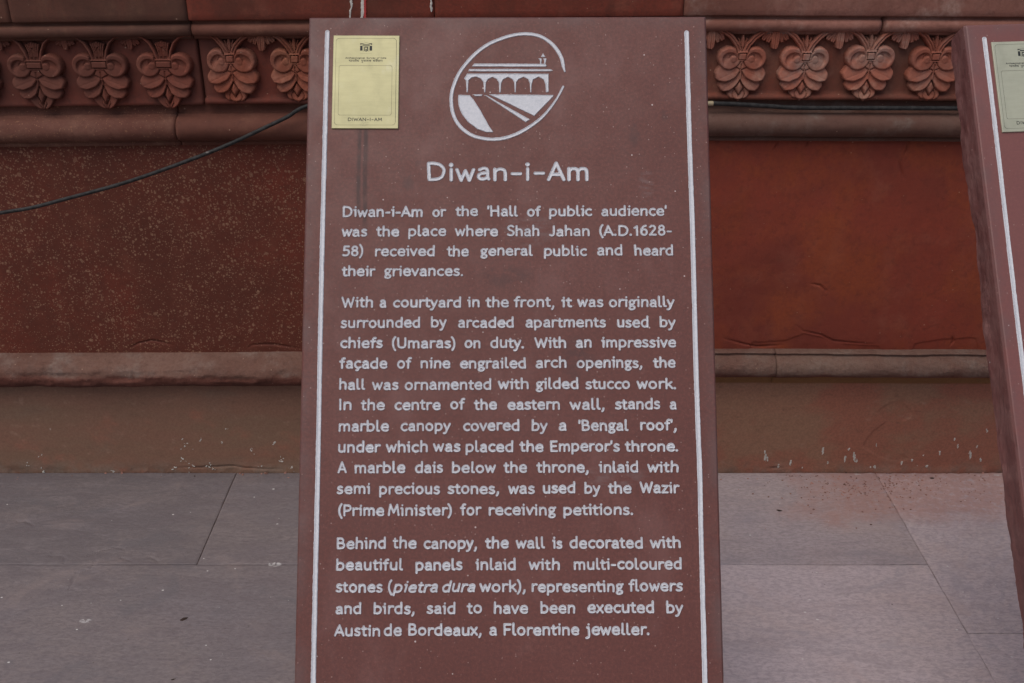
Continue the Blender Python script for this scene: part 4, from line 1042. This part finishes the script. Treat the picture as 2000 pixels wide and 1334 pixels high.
sdf_mesh('emblem', ring_segs, [[(a * mm, -b * mm) for a, b in s] for s in emblem_shapes], 0.0006, lambda t, X, Y: engraved(t * 0.7, X, Y) + 0.0003 * (t > 0.002), M_PAINT, board, None, 0.00022, 77)

def text_part(name, words, base, unit, r, seed, parent, mat, res=0.0006, prof=engraved, wob=0.00026, place=None, tilt=0.0):
    """words: (text, left, right) outer extents in mm; base: distance of the baseline below the top edge in mm"""
    rng = np.random.default_rng(seed)
    segs = []
    for text, x0, x1 in words:
        st, a, b = word_strokes(text, 1.0 if wob else 0.0)
        a0, a1 = x0 * mm + r, x1 * mm - r
        k = (a1 - a0) / max(b - a, 1e-6)
        dy = rng.normal(0, 0.0002) if wob else 0
        for s in st:
            segs += [(a0 + (p[0] - a) * k, -base * mm + p[1] * unit + r + dy, a0 + (q[0] - a) * k, -base * mm + q[1] * unit + r + dy, r, r) for p, q in zip(s[:-1], s[1:])]
    return sdf_mesh(name, segs, [], res, prof, mat, parent, place, wob, seed)

text_part('heading', [('D\x01wan\x02\x01\x02Am', 179.3, 419.6)], 256.2, 0.00165, 0.0028, 5, board, M_PAINT, res=0.0007)
LINES = [
    (309.4, "Diwan-i-Am 55.9 174.4|or 188.0 209.1|the 222.0 255.9|'Hall 268.8 314.8|of 327.7 348.8|public 360.1 424.3|audience' 437.1 534.5"),
    (339.1, "was 54.9 93.3|the 105.4 140.0|place 152.8 209.3|where 221.3 285.4|Shah 298.2 346.3|Jahan 359.9 420.1|(A.D.1628- 433.7 541.4"),
    (368.7, "58) 56.2 87.8|received 104.3 192.9|the 209.4 242.5|general 259.0 336.4|public 352.2 416.0|and 430.3 467.9|heard 484.4 542.3"),
    (398.7, "their 56.0 106.2|grievances. 118.2 234.3"),
    (445.1, "With 56.1 103.1|a 112.0 122.5|courtyard 131.5 231.5|in 239.7 258.4|the 266.6 300.9|front, 307.6 367.4|it 377.1 393.5|was 400.2 439.0|originally 446.5 542.8"),
    (474.9, "surrounded 55.8 172.0|by 186.9 210.7|arcaded 226.4 308.3|apartments 324.7 442.3|used 458.0 504.2|by 519.8 543.7"),
    (504.7, "chiefs 55.6 118.0|(Umaras) 130.6 223.5|on 236.1 259.9|duty. 273.3 323.1|With 337.2 384.0|an 397.4 421.1|impressive 434.5 543.7"),
    (534.2, "façade 54.7 125.1|of 138.4 160.6|nine 172.5 216.2|engrailed 229.5 325.9|arch 339.2 384.4|openings, 398.5 494.1|the 509.0 542.3"),
    (564.8, "hall 55.2 93.6|was 102.5 141.7|ornamented 149.8 275.5|with 284.4 329.5|gilded 339.1 401.2|stucco 410.8 475.8|work. 484.7 542.4"),
    (594.3, "In 55.7 74.2|the 86.7 122.1|centre 135.4 202.5|of 215.7 237.9|the 249.7 283.6|eastern 298.3 374.3|wall, 387.6 438.5|stands 453.2 518.9|a 532.1 542.5"),
    (624.7, "marble 55.5 128.4|canopy 144.5 217.4|covered 234.3 315.9|by 332.8 356.4|a 371.8 383.6|'Bengal 399.8 472.6|roof', 488.8 541.8"),
    (654.7, "under 55.3 117.0|which 123.6 184.5|was 191.1 231.4|placed 238.0 307.0|the 315.1 350.3|Emperor's 359.1 459.7|throne. 466.3 543.3"),
    (684.2, "A 55.1 69.0|marble 79.3 152.5|dais 165.7 206.6|below 218.4 282.0|the 292.3 326.7|throne, 339.1 414.5|inlaid 428.4 485.5|with 498.0 543.4"),
    (714.0, "semi 54.2 102.4|precious 114.8 202.4|stones, 212.6 286.4|was 298.8 337.5|used 348.5 395.2|by 407.6 431.0|the 441.2 475.5|Wazir 486.5 544.2"),
    (744.5, "(Prime 57.0 123.2|Minister) 127.6 219.4|for 230.3 261.6|receiving 271.1 367.9|petitions. 377.4 477.2"),
    (790.7, "Behind 55.6 126.0|the 134.7 169.5|canopy, 178.9 255.1|the 266.0 300.1|wall 309.5 351.6|is 361.0 376.3|decorated 385.7 490.2|with 499.6 543.9"),
    (820.5, "beautiful 55.4 150.9|panels 167.6 234.9|inlaid 252.2 310.1|with 327.5 372.4|multi-coloured 391.2 544.6"),
    (851.1, "stones 55.3 122.4|(~pietra~ 128.9 200.3|~dura~ 205.4 253.0|work), 258.1 323.8|representing 331.7 462.4|flowers 468.1 545.4"),
    (880.7, "and 55.8 92.5|birds, 109.1 167.4|said 183.9 225.0|to 240.1 262.4|have 278.3 327.2|been 343.8 393.5|executed 410.0 504.4|by 520.9 545.4"),
    (910.8, "Austin 54.2 119.5|de 123.8 149.7|Bordeaux, 158.3 261.7|a 271.8 283.3|Florentine 291.9 398.9|jeweller. 406.8 497.3"),
]
for k, (base, row) in enumerate(LINES):
    ws = [(w.rsplit(' ', 2)[0], float(w.split(' ')[-2]), float(w.split(' ')[-1])) for w in row.split('|')]
    text_part('text_line', ws, base + 0.3, 0.00093, 0.00180, 400 + k, board, M_PAINT)

# ------------------------------------------------------------------ brass plates (parts of the boards; the square code is left out)
def plate(parent, mat, corners, smudged=False):
    """corners: top-left, top-right, bottom-right, bottom-left on the board, in mm"""
    TL, TR, BR, BLc = [np.array(c) * mm for c in corners]
    PW, PH = 0.0993, 0.1446
    def place(P):
        s, t = P[..., 0:1] / PW, -P[..., 1:2] / PH
        xy = (1 - t) * ((1 - s) * TL + s * TR) + t * ((1 - s) * BLc + s * BR)
        return np.concatenate([xy[..., 0:1], -xy[..., 1:2], P[..., 2:3] + 0.0026], -1)
    e = 0.0005
    ringv = lambda i, z: [(i, -i, z), (PW - i, -i, z), (PW - i, -PH + i, z), (i, -PH + i, z)]
    V = np.array(ringv(0, -0.0026) + ringv(0, -0.0004) + ringv(e, 0.0))
    F = [(3, 2, 1, 0), (11, 10, 9, 8)[::-1]]
    for o in (0, 4):
        F += [(o + k, o + (k + 1) % 4, o + 4 + (k + 1) % 4, o + 4 + k) for k in range(4)]
    F = [tuple(reversed(q)) for q in F]
    o = mesh_obj('plate', place(V), F, mat, parent)
    def rrect(x0, x1, y0, y1, r):
        p = []
        for cx, cy, a0 in ((x1 - r, y0 + r, -90), (x1 - r, y1 - r, 0), (x0 + r, y1 - r, 90), (x0 + r, y0 + r, 180)):
            p += [(cx + r * math.cos(math.radians(a0 + 15 * q)), cy + r * math.sin(math.radians(a0 + 15 * q))) for q in range(7)]
        p.append(p[0])
        return [(a * mm, -b * mm) for a, b in p]
    lw = 0.00034
    sdf_mesh('plate_border', segs_of([rrect(4.1, 95.0, 4.6, 139.4, 4.8)], lw), [], 0.00025, printed, M_INK, o, place)
    sdf_mesh('code_frame', segs_of([rrect(9.4, 88.9, 47.2, 124.2, 2.8)], lw), [], 0.00025, printed, M_INK, o, place)
    text_part('plate_title', [('DIWAN\x02I\x02AM', 24.2, 75.2)], 133.5, 0.00030, 0.00052, 1, o, M_INK, 0.00018, printed, 0, place)
    text_part('plate_lettering', [('Archaeological', 18.4, 48.2), ('Survey', 50.2, 64.0), ('of', 65.6, 69.9), ('India', 71.4, 80.0)], 36.7, 0.000155, 0.00030, 2, o, M_INK, 0.00012, printed, 0, place)
    # second line, in Devanagari
    stem = lambda x: [(x, 10), (x, 0)]
    dev = {
     'bha': (9, [stem(7.5), smooth_pts([(1, 9), (2.4, 9.6), (3, 8), (2.2, 6.4), (.8, 6)]), smooth_pts([(1.6, 6.2), (2.6, 4), (5, 3.4), (7.5, 3.6)])]),
     'aa': (3.2, [stem(1.4)]),
     'ra': (6, [smooth_pts([(2.8, 10), (4.4, 8), (3.8, 5.6), (1.2, 5)]), [(2, 5), (5.2, 0)]]),
     'ta': (7.6, [stem(6), smooth_pts([(6, 6.5), (3, 6.6), (1.2, 4.6), (2.2, 1.4), (3.6, .4)])]),
     'ii': (3.2, [stem(1.4), smooth_pts([(1.4, 10), (.8, 13), (-2, 13.8), (-4, 12.2), (-4.4, 10)])]),
     'ya': (8, [stem(6.5), smooth_pts([(1.2, 10), (1.2, 8), (2.8, 6.4), (3.8, 6.4)]), smooth_pts([(3.8, 6.4), (1.4, 4.4), (2.6, 2), (6.5, 3)])]),
     'pu': (7.6, [stem(6), smooth_pts([(1.4, 10), (1.4, 5.6), (2.6, 3.8), (6, 4.2)]), smooth_pts([(6, 0), (4, -1.6), (2.2, -3.4), (4, -4.8), (6.6, -4)])]),
     'tva': (10.4, [stem(9), smooth_pts([(3.6, 6.8), (1.6, 5.2), (2.0, 2.2), (3.2, .8)]), [(3.6, 6.8), (5.4, 6.8)], smooth_pts([(9, 6.2), (6.6, 6.9), (5.2, 4.8), (6.4, 2.6), (9, 3.4)])]),
     'sa': (9, [stem(7.5), smooth_pts([(2.8, 10), (4, 7.6), (1.2, 5.4)]), [(1.4, 5.2), (4.6, .6)], [(3, 5.2), (7.5, 5.2)]]),
     'rve': (8, [stem(6.5), smooth_pts([(6.5, 6.4), (3.6, 7), (1.6, 4.8), (3, 2.4), (6.5, 3.2)]), smooth_pts([(6.5, 10), (5, 13), (2, 14)]), smooth_pts([(6.5, 10), (8.4, 12.4), (7.6, 14.2), (5.8, 13.8)])]),
     'ksha': (10, [stem(8.4), smooth_pts([(1.6, 10), (3.8, 8.4), (1.6, 6.6), (4.2, 5.6), (2, 3.2), (3.8, 1.2), (6, 3.4), (8.4, 5.4)])]),
     'na': (10, [stem(8.6), [(5, 10), (5, 3)], smooth_pts([(1.4, 10), (1.2, 5), (3, 3), (5, 3)])]),
    }
    segs = []
    for x0, x1, syl in ((23.8, 39.2, 'bha aa ra ta ii ya'), (42.2, 57.6, 'pu ra aa ta tva'), (59.8, 74.4, 'sa rve ksha na')):
        x, pl = 0.0, []
        for s in syl.split():
            w, st = dev[s]
            pl += [[(x + a, b) for a, b in q] for q in st]; x += w
        pl.append([(0, 10), (x, 10)])
        k = (x1 - x0) / x
        segs += segs_of([[((x0 + a * k) * mm, -41.2 * mm + b * 0.00026) for a, b in q] for q in pl], 0.00030)
    sdf_mesh('plate_lettering', segs, [], 0.00012, printed, M_INK, o, place)
    # gate emblem above the lettering
    cx = 49.4
    sq = lambda a, b, c, d: [(a, b), (c, b), (c, d), (a, d)]
    shapes = [[(cx - 9.2, 12.4), (cx - 3.2, 12.4), (cx - 7.6, 14.0), (cx - 9.2, 14.6)], [(cx + 9.2, 12.4), (cx + 3.2, 12.4), (cx + 7.6, 14.0), (cx + 9.2, 14.6)],
              sq(cx - 9.2, 16.2, cx - 5.2, 24.0), sq(cx + 5.2, 16.2, cx + 9.2, 24.0), sq(cx - 5.4, 14.2, cx + 5.4, 16.0),
              sq(cx - 2.9, 18.4, cx - 1.4, 24.8), sq(cx + 1.4, 18.4, cx + 2.9, 24.8), sq(cx - 2.9, 17.6, cx + 2.9, 19.2),
              [(cx - 1.0, 21.0), (cx + 1.0, 21.0), (cx + .8, 25.6), (cx - .8, 25.6)]]
    lines = [[(cx - 8.6, 14.8), (cx, 11.2), (cx + 8.6, 14.8)], [(cx - 4.2, 17.0), (cx - 4.2, 25.4)], [(cx + 4.2, 17.0), (cx + 4.2, 25.4)], [(cx - 4.2, 17.0), (cx + 4.2, 17.0)]]
    lines += [[(cx - 8.8 + 1.6 * q, 28.5 + 0.3 * (q % 2)), (cx - 8.0 + 1.6 * q, 28.8)] for q in range(11)]
    sdf_mesh('plate_emblem', segs_of([[(a * mm, -b * mm) for a, b in l] for l in lines], 0.00022), [[(a * mm, -b * mm) for a, b in s] for s in shapes], 0.0002, printed, M_INK, o, place)
    if smudged:
        sm = [[(45 + a, 137 + b), (45 + c_, 137 + d)] for a, b, c_, d in ((0, 0, 2.5, -3.2), (2.2, .5, 4.6, -2.0), (5, .3, 6.2, -2.6), (-4, 2.4, -1.5, 2.0), (0.8, 3.2, 3.5, 2.2), (6.5, 2.6, 8.2, 1.5), (3.8, 3.6, 5.6, 3.3), (7.4, -.6, 9.8, -2.0))]
        sdf_mesh('scuff', segs_of([[(a * mm, -b * mm) for a, b in l] for l in sm], 0.00022), [], 0.00015, printed, M_SCUFF, o, place)
    return o
plate(board, M_PLATE, [(38.0, 30.3), (137.2, 30.8), (136.7, 175.4), (37.6, 174.9)], True)
plate(board2, M_PLATE_R, [(37.7, 30.3), (137.2, 30.8), (136.7, 175.4), (37.3, 174.9)])
# the very beginning of its inscription, at the edge of the picture
sdf_mesh('text_line', segs_of([[(0.0853, -0.2985), (0.0900, -0.2975), (0.094, -0.2990)], [(0.0895, -0.304), (0.0900, -0.309)]], 0.0017), [], 0.0006, engraved, M_PAINT, board2, None, 0.0003, 9)

# ------------------------------------------------------------------ cables
def cab(px, py, Y):
    x, z = at(px, py, Y); return (x, Y, z)
t = tube('power_cable', [cab(-1100, 520, 2.10), cab(-420, 470, 2.12), (cab(-160, 445, 2.14)), cab(0, 416, 2.16), cab(60, 406, 2.165), cab(130, 388, 2.17), cab(240, 358, 2.18), cab(345, 322, 2.19), cab(440, 285, 2.20), cab(520, 248, 2.21), cab(560, 229, 2.215), cab(600, 207, 2.22), cab(680, 196, 2.235), cab(800, 199, 2.238)], 0.0043, M_CABLE, None, 12, 0.03)
tag(t, 'thin black cable sagging across the speckled panel left of the lettered signboard', 'cable')
t = tube('power_cable', [cab(1392, 202, 2.2375), cab(1440, 203.5, 2.2385), cab(1500, 207, 2.239), cab(1560, 210.5, 2.239), cab(1700, 211, 2.239), cab(1862, 211.5, 2.239), cab(2010, 212, 2.239), cab(2300, 214, 2.239), cab(3000, 214, 2.239)], 0.0050, M_CABLE, None, 12, 0.03)
tag(t, 'thick black cable lying along the ledge under the palmettes on the right', 'cable')
tube('end_sleeve', [cab(1380, 202, 2.237), cab(1387, 202, 2.237), cab(1392.5, 202, 2.2375)], 0.0053, M_SLEEVE, t, 12)

# ------------------------------------------------------------------ paint runs and lime splashes on the wall
def on_wall(d):
    def f(P):
        X, Z = P[..., 0], P[..., 1]
        return np.stack([X, WALL - d - P[..., 2], Z], -1)
    return f
def wallseg(pts, d):
    out = []
    for a, b in zip(pts[:-1], pts[1:]):
        p, q = at(a[0], a[1], WALL - d), at(b[0], b[1], WALL - d)
        out.append((p[0], p[1], q[0], q[1], a[2] * 0.00055, b[2] * 0.00055))
    return out
flatp = lambda t, X, Y: 0.0011 + 0 * t
sdf_mesh('paint_run', wallseg([(685, -60, 6), (686, 4, 5), (687, 12, 4), (684, 22, 3), (684, 40, 3)], 0.0385), [], 0.0012, flatp, M_LIME, wall, on_wall(0.0385), 0.0016, 5)
sdf_mesh('paint_run', wallseg([(710, -60, 9), (709, 20, 8), (707, 36, 5)], 0.0385), [], 0.0012, flatp, M_LIME, wall, on_wall(0.0385), 0.0012, 6)
sdf_mesh('paint_run', wallseg([(713, -60, 5), (713, 38, 4)], 0.0395), [], 0.0012, flatp, M_REDPAINT, wall, on_wall(0.0395), 0.0008, 7)
sdf_mesh('paint_run', wallseg([(842, -60, 3), (842, 10, 3), (843, 22, 2)], 0.0385), [], 0.0012, flatp, M_LIME, wall, on_wall(0.0385), 0.0016, 8)
rng = np.random.default_rng(12)
spl = []
def dp(cx, cy): return 1390 + cx / 3.279, 660 + cy / 3.279
for cx, cy, w, h in ((345, 745, 7, 50), (358, 775, 4, 24), (505, 800, 4, 30), (715, 720, 3, 36), (855, 770, 6, 26), (918, 760, 7, 46), (930, 790, 4, 20), (1055, 685, 8, 16), (1045, 828, 9, 14), (1018, 830, 4, 10), (1130, 828, 5, 18), (1312, 828, 7, 20), (1375, 830, 6, 26), (1355, 755, 3, 8), (1557, 645, 4, 18), (1575, 690, 4, 20), (1660, 745, 5, 40), (1698, 700, 4, 20), (1722, 780, 4, 16), (1285, 785, 6, 14), (745, 800, 4, 14), (430, 820, 6, 18), (580, 830, 4, 8), (1218, 805, 5, 14), (880, 712, 4, 10), (1460, 740, 6, 14), (1760, 590, 5, 20)):
    n = int(2 + h / 9)
    for q in range(n):
        x, y = dp(cx + rng.normal(0, w * 0.5), cy - h / 2 + h * q / n + rng.normal(0, 2))
        p = at(x, y, WALL); ll = 0.004 + 0.006 * rng.random()
        r = 0.0008 + 0.0022 * rng.random() * min(1, w / 6)
        spl.append((p[0], p[1], p[0] + rng.normal(0, 0.0008), p[1] - ll * h / 30, r, r * 0.5))
for cx, cy, s in ((1200, 700, 9), (1190, 800, 7), (1130, 852, 6), (1245, 848, 7), (1360, 840, 7), (1385, 850, 5), (1640, 735, 6), (1835, 795, 6), (1445, 685, 3), (1790, 680, 4), (1305, 660, 3), (180, 828, 4), (265, 770, 3), (540, 860, 3), (735, 870, 3), (285, 862, 4), (1700, 850, 6), (1900, 850, 5), (1475, 590, 3)):
    for q in range(3 + s // 2):
        p = at((cx + rng.normal(0, s * 2.2)) / 3.333, 660 + (cy + rng.normal(0, s * 1.8)) / 3.333, WALL)
        r = 0.0006 + 0.0013 * rng.random()
        spl.append((p[0], p[1], p[0] + rng.normal(0, 0.002), p[1] + rng.normal(0, 0.002), r, r * 0.6))
o = sdf_mesh('lime_splashes', spl, [], 0.0011, lambda t, X, Y: 0.0012 * 2 * fbm(X * 4, Y * 4, 41) + 0.0012 * 0.7 * fbm(X * 22, Y * 22, 44) + 0.00035 + 0.0003 * sstep(0, 0.001, t), M_LIME, wall, on_wall(0.0), 0.0011, 31)
o['kind'] = 'stuff'

# ------------------------------------------------------------------ crumbs of plaster and leaf bits lying on the pavement
def crumbs(name, spots_, mat, flat):
    V, F = [], []
    for x, y, r in spots_:
        o = len(V)
        n = 6
        a0 = rng.random() * 6.28
        el = 1 + (1.4 * rng.random() if flat else 0.5 * rng.random())
        ca, sa = math.cos(a0), math.sin(a0)
        for lvl, (rr, zz) in enumerate(((1.0, 0.0), (0.85, 0.5), (0.35, 0.85))):
            for q in range(n):
                t_ = 2 * math.pi * q / n + 0.3 * lvl
                j = 0.75 + 0.5 * rng.random()
                dx, dy = rr * r * j * math.cos(t_) * el, rr * r * j * math.sin(t_)
                V.append((x + ca * dx - sa * dy, y + sa * dx + ca * dy, -0.0015 + zz * r * (0.5 if flat else 1.3) * (0.8 + 0.4 * rng.random())))
        for lvl in (0, 1):
            for q in range(n):
                F.append((o + lvl * n + q, o + lvl * n + (q + 1) % n, o + (lvl + 1) * n + (q + 1) % n, o + (lvl + 1) * n + q))
        F.append(tuple(o + 2 * n + q for q in range(n)))
    return tag(mesh_obj(name, V, F, mat), kind='stuff')
sp = []
for _ in range(1500):
    x = 0.98 + rng.normal(0, 0.20); y = 2.255 - abs(rng.normal(0, 0.075))
    if rng.random() < 0.35: x, y = at_floor(1668 + rng.normal(0, 34), 957 + rng.normal(0, 9))
    if 0.45 < x < 1.5: sp.append((x, y, 0.0007 + 0.0021 * rng.random() ** 3))
for _ in range(160):
    sp.append((rng.uniform(-1.4, 1.4), 2.258 - abs(rng.normal(0, 0.02)), 0.0007 + 0.0018 * rng.random() ** 2))
for _ in range(110):
    x = rng.uniform(-1.3, 1.4)
    if vnoise(np.array(x * 5.0), np.array(0.0), 4) > 0.45: sp.append((x, 2.2655 - abs(rng.normal(0, 0.004)), 0.0012 + 0.0035 * rng.random() ** 2))
crumbs('crumbled_plaster', sp, M_GRIT, False)
lf = [(*at_floor(*q), r) for q, r in (((1523, 997), 0.0045), (1820, 934, ) and ((1820, 934), 0.005), ((1492, 934), 0.003), ((1445, 950), 0.003), ((1700, 985), 0.003), ((1916, 986), 0.003), ((1668, 915), 0.006), ((1673, 919), 0.005), ((1937, 917), 0.005), ((1780, 917), 0.004), ((1893, 917), 0.004), ((357, 1210), 0.0055), ((338, 1327), 0.004), ((350, 1135), 0.002), ((1936, 1040), 0.003), ((1423, 1294), 0.002), ((380, 930), 0.005))]
for _ in range(110):
    x, y = at_floor(rng.uniform(1430, 1930), rng.uniform(919, 990)); lf.append((x, y, 0.0007 + 0.0016 * rng.random() ** 2))
crumbs('leaf_litter', lf, M_LEAFBIT, True)
